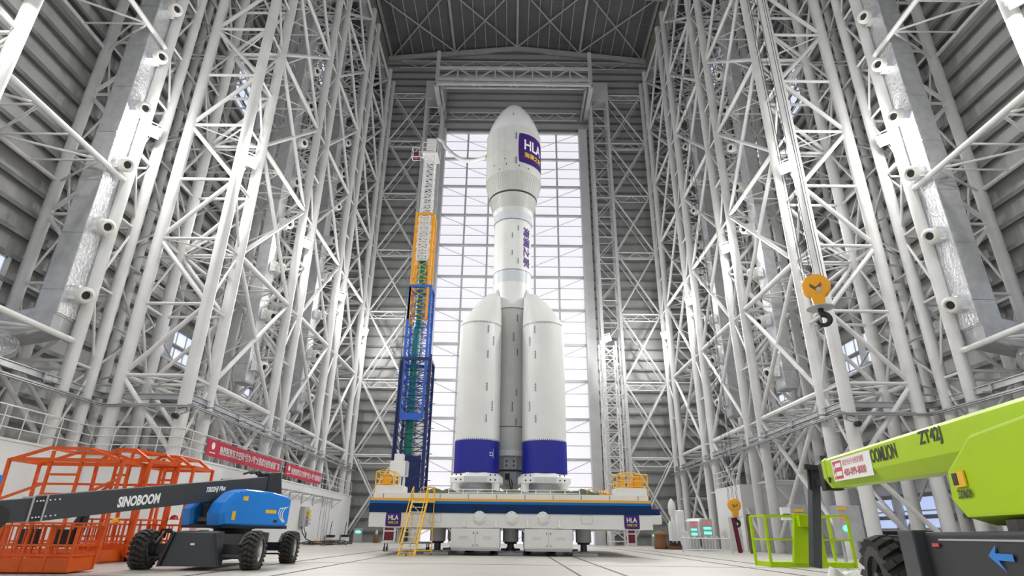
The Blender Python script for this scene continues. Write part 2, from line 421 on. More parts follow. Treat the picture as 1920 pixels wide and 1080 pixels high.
for s in (-1, 1):
    xi = mx(-17.5, s); sd = SIDE[s]
    Y4 = (31.2, 42.45, 53.2, 63.4)
    T = steel_tower('lattice_tower', 'tall white tubular tower at the %s hall edge, foremost of its row' % sd, s, 3.75, 2.35, 60.5, loc=(xi, Y4[0], 0))
    dup(T, (xi, Y4[1], 0), 'tall white tubular tower at the %s hall edge, second from the front of its row' % sd)
    dup(T, (xi, Y4[2], 0), 'tall white tubular tower at the %s hall edge, third from the front of its row' % sd)
    dup(T, (xi, Y4[3], 0), 'tall white tower at the %s hall edge, last of its row by the end wall' % sd)
    xo = mx(-22.1, s)
    N = steel_tower('wall_side_tower', 'set-back %s tower with a silver air duct beside it, left of the foremost edge tower' % sd if s < 0 else
                    'set-back right tower with a silver air duct beside it, right of the foremost edge tower', s, 3.9, 1.7, 60.5, rc=.31, rb=.09, loc=(xo, 28.4, 0))
    dup(N, (xo, 17.9, 0), 'tower nearest the camera at the %s picture edge, holding the topmost floodlight' % sd)
    # wall columns
    xw = mx(-26.0, s)
    for i, y in enumerate((36.6, 42.4, 48, 53.4, 58.6, 64.0)):
        w = thing('wall_column', 'round white column against the %s side wall, number %s from the front' % (sd, ('one','two','three','four','five','six')[i]), 'column', (xw, y, 0), 0, 'round columns standing against the side walls')
        strut('column_shaft', (0,0,0), (0,0,61), .27, w, n=12)
        MB().lathe([(.5,0),(.5,.05),(.32,.05),(.32,.25)], n=16).build('base_plate', M_STEEL, w)
    # wind bracing between neighbouring towers, in three planes
    bays = [(31.2+2.35, 42.45), (42.45+2.35, 53.2), (53.2+2.35, 63.4)]
    names = ['first and second', 'second and third', 'third and fourth']
    Z = [.5, 8.8, 17.2, 25.6, 33.9, 42.2, 50.6, 58.9]
    for pi, (xl, r, what) in enumerate(((-17.5, .17, 'inner'), (-21.2, .12, 'middle'), (-25.6, .09, 'outer'))):
        x = mx(xl, s)
        for bi, (y0, y1) in enumerate(bays):
            t = thing('wind_bracing', '%s crossed tube bracing between the %s %s edge towers' % (what, names[bi], sd), 'bracing', (x, y0, 0), 0, 'crossed bracing between the towers')
            L = y1-y0
            for j, z in enumerate(Z[1:]):
                strut('strut', (0,0,z), (0,L,z), r, t)
            for j in range(len(Z)-1):
                za, zb = Z[j], Z[j+1]
                strut('diagonal_brace', (0,0,za), (0,L,zb), r*.85, t)
                if pi != 1: strut('diagonal_brace', (0,0,zb), (0,L,za), r*.85, t)
            if pi > 0:
                for j in range(len(Z)-1): strut('hanger', (0,L*.5,Z[j]), (0,L*.5,Z[j+1]), r*.6, t)
    # horizontal lacing at each level
    lv = ['lowest','second','third','fourth','fifth','sixth','seventh']
    bl = [(31.2, 42.45), (42.45, 53.2), (53.2, 63.4)]
    for bi, (y0, y1) in enumerate(bl):
        for j, z in enumerate(Z[1:]):
            t = thing('horizontal_bracing', 'flat laced bracing at the %s level behind the %s %s edge towers' % (lv[j], names[bi], sd), 'bracing', (mx(-17.5,s), y0, z), 0, 'flat laced bracing between edge towers and side wall')
            L = y1-y0; w = s*8.1; n = 4
            for i in range(n):
                ya, yb = L*i/n, L*(i+1)/n
                strut('lacing', (0,ya,0), (w*.46,yb,0), .055, t, n=6); strut('lacing', (w*.46,ya,0), (0,yb,0), .05, t, n=6)
                strut('lacing', (w*.46,ya,0), (w,yb,0), .05, t, n=6); strut('cross_beam', (0,yb,0), (w,yb,0), .07, t, n=6)
            strut('chord', (w*.46,0,0), (w*.46,L,0), .08, t, n=6); strut('chord', (w,0,0), (w,L,0), .08, t, n=6)
            if j < 6:
                strut('raker', (0,L*.25,0), (w,L*.25,4.2), .06, t, n=6); strut('raker', (0,L*.6,4.2), (w,L*.6,0), .06, t, n=6)
                strut('lacing', (w*.46,0,4.1), (w,L,4.1), .06, t, n=6)
    # horizontal trusses between the set-back towers
    for j, z in enumerate((9.7, 19.2, 29.0, 38.8, 48.5)):
        t = thing('wind_truss', '%s horizontal ladder truss joining the two set-back %s towers' % (lv[j], sd), 'truss', (mx(-22.1,s), 19.6, z), 0, 'horizontal trusses joining the set-back towers')
        L = 8.8; w = s*3.9
        strut('chord', (0,0,0), (0,L,0), .15, t, n=12); strut('chord', (w,0,0), (w,L,0), .13, t, n=12)
        strut('chord', (0,-12,0), (0,0,0), .15, t, n=12); strut('chord', (w,-12,0), (w,0,0), .13, t, n=12)
        for i in range(-5, 4):
            a, b = L*i/4, L*(i+1)/4
            strut('cross_beam', (0,a,0), (w,a,0), .06, t)
            strut('lacing', ((0,a,0) if i%2 else (w,a,0)), ((w,b,0) if i%2 else (0,b,0)), .07, t)
    # bracing on the end wall beside the door
    x1 = mx(-12.5, s)
    t = thing('end_wall_bracing', 'crossed trussed bracing on the grey end wall %s of the bright door' % sd, 'bracing', (x1, 66.2, 0))
    wv = s*4.9
    for j, z in enumerate(Z[1:]):
        for dy in (0, 1.5):
            strut('strut', (0,dy,z), (wv,dy,z), .10 if dy == 0 else .07, t); 
        strut('strut', (0,0,z-.9), (wv,0,z-.9), .06, t)
        for i in range(4):
            a, b = wv*i/4, wv*(i+1)/4
            strut('lacing', (a,0,z-(.9 if i%2 else 0)), (b,0,z-(0 if i%2 else .9)), .04, t, n=6)
    for j in range(len(Z)-1):
        for dy, r in ((0,.11),(1.5,.07)):
            strut('diagonal_brace', (0,dy,Z[j]), (wv,dy,Z[j+1]), r, t); strut('diagonal_brace', (0,dy,Z[j+1]), (wv,dy,Z[j]), r, t)
    # box lattice beside the door
    t = thing('door_tower', 'square light grey lattice tower carrying the %s side of the big door' % sd, 'tower', (mx(-10.2,s), 66.0, 0), 0, 'lattice towers beside the big door')
    w, d = s*2.3, 1.8
    Cn = [(0,0),(w,0),(w,d),(0,d)]
    for x, y in Cn: MB().box(x-.17,x+.17,y-.17,y+.17,0,60.8).build('corner_post', M_STEEL2, t)
    z = 1.2; q = 0
    while z < 56.5:
        zz = z+2.9
        for a, b in ((0,1),(3,2),(1,2),(0,3)):
            strut('cross_beam', (*Cn[a],z), (*Cn[b],z), .07, t, M_STEEL2, 6)
            a, b = (a, b) if q % 2 else (b, a)
            strut('lacing', (*Cn[a],z), (*Cn[b],zz), .055, t, M_STEEL2, 6)
        z = zz; q += 1
    MB().box(min(0,w)-.2, max(0,w)+.2, -.2, d+.2, 57.8, 60.9).build('head_box', M_STEEL2, t)

# frame over the door: lattice girder hung out from the end wall
t = thing('door_head_girder', 'grey lattice girder hung out above the bright door, over the rocket tip', 'girder', (-.2, 62.0, 57.0))
for z, h in ((0,.35),(.75,.18),(2.75,.3)): MB().box(-10.45,10.45,-.18,.18,z-h/2,z+h/2).build('chord', M_STEEL2, t)
MB().box(-10.2,10.2,1.6,1.8,.7,.95).build('chord', M_STEEL2, t); MB().box(-10.2,10.2,1.6,1.8,2.6,2.8).build('chord', M_STEEL2, t)
for i in range(9):
    x = -10.2+20.4*i/8; MB().box(x-.09,x+.09,-.1,.1,.1,2.7).build('web_post', M_STEEL2, t)
    if i < 8:
        a, b = x, x+20.4/8; up = i % 2
        for y in (0, 1.7): MB().bar((a,y,.8 if not up else 2.7),(b,y,2.7 if not up else .8),.16,.12,up=(0,1,0)).build('lacing', M_STEEL2, t)
for x in (-10.45, 10.45):
    MB().box(x-.3,x+.3,.2,6.9,-.45,.25).build('side_beam', M_STEEL2, t)
    MB().box(x*.93-.12,x*.93+.12,.2,6.9,-.9,-.2).build('side_rail', M_GALV, t)
    MB().box(x-.25,x+.25,.2,.7,0,6.0).build('hanger', M_STEEL2, t)
t = thing('end_wall_truss', 'shallow grey truss crossing the end wall between girder and door top', 'truss', (-.3, 68.2, 56.0))
for i in range(12):
    a = -9.2+18.4*i/12; b = a+18.4/12
    strut('lacing', (a,0,0 if i%2 else 1.3), (b,0,1.3 if i%2 else 0), .06, t, M_STEEL2, 6)
for z in (0,1.3): strut('chord', (-9.2,0,z), (9.2,0,z), .07, t, M_STEEL2, 6)
t = thing('end_wall_truss', 'shallow grey truss crossing the end wall just under the roof rafter', 'truss', (-.3, 68.2, 65.6))
for i in range(12):
    a = -17+34*i/12; b = a+34/12
    strut('lacing', (a,0,0 if i%2 else 1.3), (b,0,1.3 if i%2 else 0), .06, t, M_STEEL2, 6)
for z in (0,1.3): strut('chord', (-17,0,z), (17,0,z), .07, t, M_STEEL2, 6)

# slender mast with the floodlight right of the door
t = thing('lattice_mast', 'slender white lattice mast with cage ladder right of the bright door', 'mast', (9.9, 62.6, 0))
Cn = [(0,0),(1.7,0),(1.7,1.5),(0,1.5)]
for x, y in Cn: strut('corner_post', (x,y,0), (x,y,21), .09, t)
z = .4; q = 0
while z < 20.5:
    for a, b in ((0,1),(1,2),(2,3),(3,0)):
        strut('cross_beam', (*Cn[a],z), (*Cn[b],z), .045, t, n=6); a, b = (a,b) if q%2 else (b,a)
        strut('lacing', (*Cn[a],z), (*Cn[b],z+1.35), .045, t, n=6)
    z += 1.35; q += 1
lad = MB()
for zz in [2+.35*i for i in range(52)]: lad.bar((2.0,-.3,zz),(2.5,-.3,zz),.03)
for x in (2.0,2.5): lad.bar((x,-.3,1.5),(x,-.3,20.5),.05)
lad.build('ladder', M_STEEL, t)

# ------------------------------------------------------------------ flood lights
def floodlight(x, y, z, s, label, aim=None):
    t = thing('floodlight', label, 'floodlight', (x, y, z), 0, 'floodlights on the steel towers')
    MB().box(-.44,.44,.06,.26,-.34,.34).build('lamp_housing', M_GALV, t, bevel=.02)
    MB().box(-.41,.41,-.01,.06,-.31,.31).build('lamp_face', M_LAMP, t)
    MB().bar((-.48,.15,-.1),(-.48,.15,.5),.04).bar((.48,.15,-.1),(.48,.15,.5),.04).bar((-.5,.15,.5),(.5,.15,.5),.04).build('bracket', M_GALV, t)
    L = bpy.data.lights.new('floodlight_bulb', 'SPOT'); L.energy = LAMP_W; L.color = (1, .985, .96); L.shadow_soft_size = .3
    L.spot_size = R(172); L.spot_blend = .6
    o = bpy.data.objects.new('floodlight_bulb', L); COL.objects.link(o); o.location = (0, -.12, -.02); o.rotation_euler = (-R(90-4), 0, 0); o.parent = t
    L2 = bpy.data.lights.new('floodlight_spill', 'POINT'); L2.energy = LAMP_W*.28; L2.color = (1, .985, .96); L2.shadow_soft_size = .3
    o = bpy.data.objects.new('floodlight_spill', L2); COL.objects.link(o); o.location = (0, -.45, .1); o.parent = t
    t.rotation_euler = (R(24), 0, R(-48*s))
    return t
for s in (-1, 1):
    sd = SIDE[s]
    for x, y, z, w in ((-17.0, 32.1, 22.95, 'foremost %s edge tower' % sd), (-17.0, 43.4, 22.8, 'second %s edge tower' % sd),
                       (-17.0, 54.2, 22.4, 'third %s edge tower' % sd), (-17.0, 64.3, 22.1, 'last %s edge tower by the end wall' % sd),
                       (-21.6, 29.0, 22.9, 'set-back %s tower beside the air duct' % sd), (-21.6, 19.1, 23.0, 'tower at the top %s picture corner' % sd),
                       ):
        floodlight(mx(x, s), y-.5, z, s, 'dazzling white floodlight on the %s' % w)
for s in (-1, 1):      # row carried on past the camera: unseen lamps added to light from the front
    for y in (7.6, -3.6): floodlight(mx(-21.6, s), y, 23.0, s, 'added unseen floodlight on the %s side beyond the picture edge' % SIDE[s])
floodlight(10.6, 62.6, 21.3, 1, 'dazzling white floodlight on top of the slender mast right of the door')

# ------------------------------------------------------------------ air ducts
def air_duct(s, label, loc, group, elbow=True, hw=.55):
    t = thing('air_duct', label, 'air duct', loc, 0, group)
    # local: x inwards to the hall is -s
    MB().box(-hw,hw,-.7,.7,10.7,46).build('shaft', M_DUCT, t)
    mb = MB()
    for z in [12+3.2*i for i in range(11)]: mb.box(-hw-.03,hw+.03,-.73,.73,z,z+.06)
    mb.build('joint_flange', M_GALV, t)
    xs = sorted((-s*hw, -s*(hw+.05))); MB().box(xs[0], xs[1], -.68, .68, 10.8, 46).build('foil_face', M_FOIL, t)
    for k in range(8):
        z = 12.0+3.93*k
        b = MB(); b.box(*sorted((-s*.5, -s*1.0)), -.35, .35, z-.38, z+.38); br = b.build('branch_box', M_FOIL, t)
        nz = MB().lathe([(.30,0),(.30,.15),(.42,.18),(.42,.42),(.34,.55),(.25,.58),(.20,.42),(.001,.40)], n=28)
        nz.xf(Matrix.Translation((-s*1.0,0,z)) @ Matrix.Rotation(-s*R(62), 4, 'Z') @ Matrix.Rotation(R(90+18), 4, 'X') @ Matrix.Rotation(0,4,'Z'))
        n = nz.build('air_nozzle', M_NOZ, t, smooth=True)
        hl = MB().lathe([(.001,.405),(.205,.41),(.205,.42),(.001,.422)], n=20)
        hl.xf(Matrix.Translation((-s*1.0,0,z)) @ Matrix.Rotation(-s*R(62), 4, 'Z') @ Matrix.Rotation(R(90+18), 4, 'X'))
        hl.build('nozzle_throat', M_BLACK, n)
    if elbow:
        mb = MB(); a = .6
        x0, x1 = (s*-.5, s*2.9)
        mb.frustum([(x0*1.0,-.7,9.9),(x0,.7,9.9),(x0,.7,11.2),(x0,-.7,11.2)],[(x1,-.7,9.2),(x1,.7,9.2),(x1,.7,10.5),(x1,-.7,10.5)])
        mb.build('elbow', M_DUCT, t)
        MB().path([(s*1.9,-.2,9.3),(s*1.9,-1.0,8.8),(s*1.9,-2.3,8.5),(s*1.9,-4,8.5),(s*1.9,-8,8.5)],[.8,.85,.85,.85,.85],14).build('foil_bend', M_FOIL, t)
    return t
for s in (-1, 1):
    sd = SIDE[s]; g = 'air ducts with round nozzles beside the %s wall' % sd
    A = air_duct(s, 'foil-wrapped vertical air duct with round nozzles beside the set-back %s tower' % sd, (mx(-22.95, s), 27.6, 0), g)
    dup(A, (mx(-22.95, s), 17.0, 0), 'foil-wrapped air duct at the far %s picture edge, mostly out of view' % sd)
    B = air_duct(s, 'grey air duct with round nozzles just in front of the second %s edge tower' % sd, (mx(-19.3, s), 41.3, 0), g, False, .42)
    dup(B, (mx(-19.2, s), 51.8, 0), 'grey air duct with round nozzles just in front of the third %s edge tower' % sd)

# ------------------------------------------------------------------ service rails that run round the towers
for s in (-1, 1):
    sd = SIDE[s]
    def rail_beam(nm, label, off, z, w, h):
        t = thing(nm, label, 'rail', (0,0,0), 0, 'service rails running along the %s side' % sd)
        xo, xi = -21.75+off, -16.95+off
        pts = [(mx(xo,s),4,z),(mx(xo,s),31.0-off,z),(mx(xi,s),31.0-off,z),(mx(xi,s),66,z)]
        nn = ['near_run','cross_run','far_run']
        for i in range(3):
            a, b = Vector(pts[i]), Vector(pts[i+1])
            mb = MB(); hv = Vector((0,0,h/2-.02)); mb.bar(a+hv,b+hv,w,.04).bar(a-hv,b-hv,w,.04).bar(a,b,.03,h)
            mb.build(nn[i], M_GALV, t)
        return t
    rail_beam('monorail_beam', 'upper galvanised I-beam rail bending round the foremost %s tower' % sd, -.35, 7.62, .2, .32)
    rail_beam('cable_rail', 'outer of the two lower rails bending round the foremost %s tower' % sd, -.1, 7.12, .16, .12)
    r = rail_beam('cable_rail', 'inner of the two lower rails, nearest the hall on the %s' % sd, .15, 7.02, .16, .12)
    for y in [6+4.2*i for i in range(6)]:
        x = mx(-22.0,s); MB().bar((x,y,7.0),(x,y,7.8),.08).bar((x-.5,y,7.35),(x+.5,y,7.35),.08).build('bracket', M_GALV, r)
    for y in [33+4.2*i for i in range(8)]:
        x = mx(-17.2,s); MB().bar((x,y,7.0),(x,y,7.8),.08).bar((x-.5,y,7.35),(x+.5,y,7.35),.08).build('bracket', M_GALV, r)

# ------------------------------------------------------------------ balcony railings
def railing(label, runs, h=1.35, step=1.15, loc=(0,0,0)):
    t = thing('balcony_railing', label, 'railing', loc)
    for a, b in runs:
        a = Vector(a); b = Vector(b); L = (b-a).length; n = max(1, round(L/step)); up = Vector((0,0,1))
        for f in (1.0, .66, .33): strut('rail', a+up*h*f, b+up*h*f, .025 if f < 1 else .032, t, M_WHITE, 6)
        for i in range(n+1):
            p = a+(b-a)*i/n; strut('post', p, p+up*h, .026, t, M_WHITE, 6)
    return t
railing('white tube railing along the top of the left white annex wall', [((-17.07,30.85,4.55),(-17.07,66,4.55)), ((-21.7,30.85,4.55),(-17.07,30.85,4.55)), ((-21.7,6,4.55),(-21.7,30.85,4.55))])
railing('white grid railing above the white block behind the small hook', [((17.65,47.2,4.7),(17.65,53,4.7))], 1.25, .95)

# banners on the railing
def banner(label, y0, y1, z0, z1, body):
    t = thing('banner', label, 'banner', (-17.03, y0, z0), 0)
    L = y1-y0; mb = MB(); n = 24; H = z1-z0; v = []; f = []
    for i in range(n+1):
        y = L*i/n; sag = -.05*math.sin(PI*i/n)
        for zz in (0, H):
            for dx in (0, .02): v.append((dx+.012*math.sin(i*1.9), y, zz+sag*.6))
    for i in range(n):
        a = i*4; b = a+4
        f += [(a+1,b+1,b+3,a+3),(a,a+2,b+2,b),(a,b,b+1,a+1),(a+2,a+3,b+3,b+2)]
    mb.add(v, f); mb.build('cloth', M_RED, t)
    # reads from the near end to the far end, facing the hall (+X)
    pl = lambda cy, cz: (lambda u, w, d: (.045+d, cy+u, cz+w))
    text('lettering', body, M_LET, t, pl(L*.55, H*.47), w=L*.84, h=H*.52, thick=.03)
    MB().lathe([(.001,0),(.20,0),(.20,.012),(.001,.012)], (.035, .65, H*.62), 24, 'X').build('round_emblem', M_LET, t)
    MB().box(.04,.046,.3,1.0,H*.18,H*.24).build('emblem_line', M_LET, t)
    return t
banner('long red banner with white writing on the railing, nearer of the two', 33.6, 44.9, 4.86, 5.78, '热烈祝贺东方空间“引力-1号”火箭成功进驻垂直厂房')
banner('red banner on the railing farther back, shorter-looking than the other', 46.0, 54.9, 4.86, 5.78, '热烈祝贺东方空间“引力-1号”火箭成功')

# ------------------------------------------------------------------ launch vehicle
RX, RY = -.05, 37.2
rk = thing('launch_rocket', 'tall white rocket with two visible side boosters banded blue, standing on the launch platform', 'rocket', (RX, RY, 0))
def cyl_place(r, a_mid, z_mid, cx=0, cy=0):      # wraps (u, v) round a vertical cylinder; angle 0 faces the camera, grows to the right
    def f(u, v, d):
        a = a_mid+u/r; return (cx+math.sin(a)*(r+d), cy-math.cos(a)*(r+d), z_mid+v)
    return f
def patch(r, a0, a1, z0, z1, n=12, cx=0, cy=0, d=.012, r1=None):
    v = []; f = []; r1 = r if r1 is None else r1
    for i in range(n+1):
        a = a0+(a1-a0)*i/n
        for z, rr in ((z0, r), (z1, r1)): v.append((cx+math.sin(a)*(rr+d), cy-math.cos(a)*(rr+d), z))
    for i in range(n): f.append((2*i, 2*i+2, 2*i+3, 2*i+1))
    return v, f
n = MB().lathe([(2.06,28.9),(1.93,29.5),(1.66,30.25),(1.28,31.05),(.93,31.6),(.62,31.98),(.36,32.2),(.16,32.31),(.001,32.34)], n=64).build('nose_fairing', M_NOSE, rk, smooth=True)
MB().lathe([(2.065,28.88),(2.075,28.9),(2.075,28.96),(2.06,28.97)], n=64).build('seam_ring', M_ROCKG, n)
fa = MB().lathe([(2.06,24.95),(2.06,28.9)], n=64).build('payload_fairing', M_ROCKG, rk, smooth=True)
MB().lathe([(1.72,23.5),(2.06,24.95)], n=64).build('fairing_boat_tail', mat('rocket_darker_grey', (.50,.51,.485), .4, noise=.08, nscale=2), rk, smooth=True)  # set darker than the fairing grey so the kink reads
mb = MB()
for i in range(70):
    a = 2*PI*i/70+.02; r0, r1 = 1.73, 2.055
    mb.bar((math.sin(a)*r0,-math.cos(a)*r0,23.56),(math.sin(a)*r1,-math.cos(a)*r1,24.9),.025,.03,up=(math.sin(a),-math.cos(a),0))
mb.build('stiffener_ribs', M_ROCKG, fa)
MB().lathe([(1.70,23.42),(1.74,23.44),(1.74,23.54),(1.70,23.56)], n=64).build('joint_ring', M_DARK, fa)
ad = MB().lathe([(1.36,22.1),(1.44,22.3),(1.70,23.45)], n=64).build('payload_adapter', M_ROCKG, rk, smooth=True)
mb = MB()
for i in range(90):
    a = 2*PI*i/90; mb.bar((math.sin(a)*1.47,-math.cos(a)*1.47,22.4),(math.sin(a)*1.69,-math.cos(a)*1.69,23.38),.03,.03,up=(math.sin(a),-math.cos(a),0))
mb.build('stiffener_ribs', M_ROCKG, ad)
mb = MB(); rnd = random.Random(3)
for col_, az in enumerate((-.83, -.58, -.33, .96)):
    for i in range(17 if col_ < 3 else 4):
        z = 24.0+i*.29; r = min(2.06, 1.72+(z-23.5)/1.45*.34) if z < 24.95 else 2.06
        a = az+rnd.uniform(-.02,.02); mb.add(*patch(r, a-.01, a+.01, z, z+.035, 1, d=.015))
mb.build('rivets', M_MARK, fa)
st = MB().lathe([(1.36,21.45),(1.36,22.12)], n=64).build('upper_skirt', M_BAND, rk, smooth=True)
s2 = MB().lathe([(1.31,17.55),(1.31,21.5)], n=64).build('second_stage', M_ROCK, rk, smooth=True)
mb = MB()
for i in range(88):
    a = 2*PI*i/88; mb.add(*patch(1.36, a-.018, a+.018, 21.38, 21.44, 1, d=.012))
mb.build('bolt_ring', M_DARK, s2)
MB().lathe([(1.31,17.5),(1.325,17.51),(1.325,17.54),(1.31,17.55)], n=64).build('seam_ring', M_MARK, s2)
MB().lathe([(1.315,16.62),(1.315,17.52)], n=64).build('interstage_band', M_BAND, rk, smooth=True)
it = MB().lathe([(1.33,14.75),(1.33,16.62)], n=64).build('interstage', M_ROCK, rk, smooth=True)
mb = MB()
for i in range(64):
    a = 2*PI*i/64; mb.add(*patch(1.31, a-.022, a+.022, 14.66, 14.74, 1, d=.02))
mb.build('bolt_ring', M_DARK, it)
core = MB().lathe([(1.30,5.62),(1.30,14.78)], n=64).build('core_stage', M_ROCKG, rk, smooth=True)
MB().lathe([(1.30,6.98),(1.315,6.99),(1.315,7.02),(1.30,7.03)], n=64).build('seam_ring', M_MARK, core)
# gimbal skirt and nozzle
sk = MB().lathe([(1.28,5.3),(1.3,5.62)], n=32).build('core_skirt', M_WHITE, rk)
ek = MB().lathe([(.96,4.42),(1.02,4.5),(1.02,5.28),(.96,5.32)], n=8).xf(Matrix.Rotation(R(22.5),4,'Z')).build('engine_collar', M_CAB, rk)
MB().lathe([(.98,4.44),(1.08,4.46),(1.08,4.52),(.98,4.54)], n=8).xf(Matrix.Rotation(R(22.5),4,'Z')).build('collar_seal', M_BLACK, ek)
lo = MB().lathe([(.35,3.35),(.88,3.75),(.95,4.4)], n=8).xf(Matrix.Rotation(R(22.5),4,'Z')).build('engine_housing', M_CAB, rk)
mb = MB(); mb.box(-.30,-.02,-.94,-.90,3.95,4.3); mb.build('access_hatch', M_BLACK, lo)
mb = MB()
for x in (-.22,.22):
    for z in (4.75,5.0): mb.lathe([(.001,-.97),(.055,-.97),(.055,-.95),(.001,-.95)],(x,0,z),12,'Y')
mb.build('bolt_holes', M_BLACK, ek)
MB().path([(-.05,-.95,4.0),(.0,-1.05,3.7),(.05,-1.0,3.4)],.03,6).path([(.1,-.95,3.95),(.14,-1.05,3.7),(.12,-1.0,3.3)],.025,6).build('cable', M_BLACK, lo)
MB().lathe([(.34,2.87),(.30,3.1),(.30,3.4)], n=24).build('core_nozzle', M_DARK, rk, smooth=True)
# boosters
def booster(px, py, vis):
    cx = px-RX; cy = py-RY; sx = -1 if cx < 0 else 1; tx, ty = -sx*.66, (.75 if cy < 0 else -.75)
    b = MB().lathe([(1.30,5.93),(1.30,13.1)], (cx,cy,0), 56).build('booster', M_ROCK, rk, smooth=True)
    pr = [(1.30,13.1,0,0),(1.27,13.3,tx*.03,ty*.03),(1.05,14.05,tx*.33,ty*.33),(.78,14.85,tx*.68,ty*.68),(.62,15.2,tx*.9,ty*.9),(.52,15.42,tx,ty),(.38,15.58,tx,ty),(.2,15.67,tx,ty),(.001,15.7,tx,ty)]
    nz = MB().lathe(pr, (cx,cy,0), 56).build('booster_nose', M_WHITE, b, smooth=True)
    MB().lathe([(1.30,13.06),(1.318,13.07),(1.318,13.12),(1.30,13.13)], (cx,cy,0), 56).build('seam_ring', M_ROCKG, b)
    sk = MB().lathe([(1.315,4.16),(1.315,5.93)], (cx,cy,0), 56).build('booster_skirt', M_BLUE, b, smooth=True)
    if vis:
        mb = MB(); mc = MB()
        for i in range(72):
            a = 2*PI*i/72; mb.add(*patch(1.31, a-.014, a+.014, 5.93, 6.0, 1, cx, cy, .01)); mc.add(*patch(1.31, a-.014, a+.014, 13.0, 13.05, 1, cx, cy, .012))
        mb.build('bolt_ring', M_BLUE, b); mc.build('bolt_ring', M_MARK, b)
    MB().lathe([(.75,3.3),(.45,3.9),(.4,4.2)], (cx,cy,0), 24).build('booster_nozzle', M_DARK, b, smooth=True)
    return b, sk, cx, cy
BL = booster(-1.99, 35.25, True); BR = booster(1.95, 35.25, True); booster(-1.99, 39.15, False); booster(1.95, 39.15, False)
# booster attachment scoops on the interstage
for sx in (-1, 1):
    mb = MB(); mb.path([(sx*.95,-.75,14.9),(sx*.97,-.78,15.6),(sx*.9,-.72,16.05),(sx*.85,-.6,16.2)],[.34,.36,.26,.05],16)
    mb.build('attachment_cover', M_ROCK, rk, smooth=True)
# position marks
def marks(par, lst, cx=0, cy=0, r=1.31, m=M_MARK, nm='position_mark'):
    mb = MB()
    for az, z, h in lst:
        mb.add(*patch(r, az-.014, az+.014, z-h/2, z+h/2, 1, cx, cy, .014))
        for k in range(4): mb.add(*patch(r, az-.075, az-.03, z-h/2+h*(k+.3)/4, z-h/2+h*(k+.5)/4, 1, cx, cy, .014))
    mb.build(nm, m, par)
marks(s2, [(.31,20.7,.42),(-.02,20.1,.4),(-.02,18.75,.4),(.30,18.15,.42)])
marks(core, [(.30,14.0,.5),(.12,12.7,.6),(.30,11.7,.45),(.28,9.1,.45),(.07,8.2,.6),(.26,7.3,.42)])
marks(BL[0], [(.42,12.6,.5),(.72,11.9,.6),(.42,11.0,.5),(.42,9.0,.5),(.72,7.9,.6),(.42,7.15,.45)], BL[2], BL[3], 1.30)
marks(BR[0], [(-.45,12.6,.5),(-.72,11.9,.6),(-.43,11.0,.5),(-.42,9.0,.5),(-.74,7.9,.6),(-.42,7.15,.45)], BR[2], BR[3], 1.30)
marks(fa, [(.09,27.95,.62),(.09,25.8,.62)], r=2.06)
mb = MB()
for az, z in ((-.3,25.9),(-.25,25.45),(.2,25.3),(.55,25.2),(-.75,25.6),(-.5,25.1)): mb.add(*patch(2.06, az-.02, az+.02, z, z+.12, 1, d=.014))
mb.build('service_ports', M_DARK, fa)
v, f = patch(.25, 0, 0, 0, 0, 1)
mb = MB(); mb.bar((-.13,-1.72,29.95),(-.02,-1.70,30.3),.04,.02,up=(0,-1,0)); mb.build('position_mark', M_MARK, n)
# small square emblem on the left booster skirt
mb = MB(); pl = cyl_place(1.315, .72, 5.15, BL[2], BL[3])
for (u0,u1,v0,v1) in ((-.12,.08,-.09,-.06),(-.12,.08,.09,.12),(-.12,-.09,-.09,.12),(.05,.08,-.09,.12),(.14,.16,-.2,.3)):
    mb.add([pl(u0,v0,.012),pl(u1,v0,.012),pl(u1,v1,.012),pl(u0,v1,.012)],[(0,1,2,3)])
mb.build('square_emblem', M_LET, BL[1])
# sign on the fairing
def logo_patch(par, place, w, h, nm='logo_panel', n=14):
    """purple rounded-square sign with white HLA and yellow characters"""
    mb = MB(); v = []; f = []; ny = 10
    for j in range(ny+1):
        t = j/ny*2-1
        for i in range(n+1):
            s_ = i/n*2-1
            u = s_*w/2*(1-.035*t*t-.012*(abs(t)**20)); vv = t*h/2*(1-.035*s_*s_-.012*(abs(s_)**20)); v.append(place(u, vv, .012))
    for j in range(ny):
        for i in range(n):
            a = j*(n+1)+i; f.append((a,a+1,a+n+2,a+n+1))
    mb.add(v, f); p = mb.build(nm, M_PURP, par)
    text('logo_letters', 'HLA', M_LET, p, (lambda u, v, d: place(u, v+h*.13, .024)), w=w*.66, h=h*.34, bold=.02, sub=12)
    text('logo_characters', '海澜之家', M_LETY, p, (lambda u, v, d: place(u, v-h*.22, .020+d)), w=w*.66, h=h*.17, sub=12, thick=.035)
    return p
logo_patch(fa, cyl_place(2.06, .80, 26.95), 2.6, 2.62)
text('stage_characters', '海澜之家', M_LETV, s2, (lambda u, v, d: cyl_place(1.31, .83, 19.35)(v, -u, .016+d)), w=3.05, h=.62, sub=12, thick=.045)

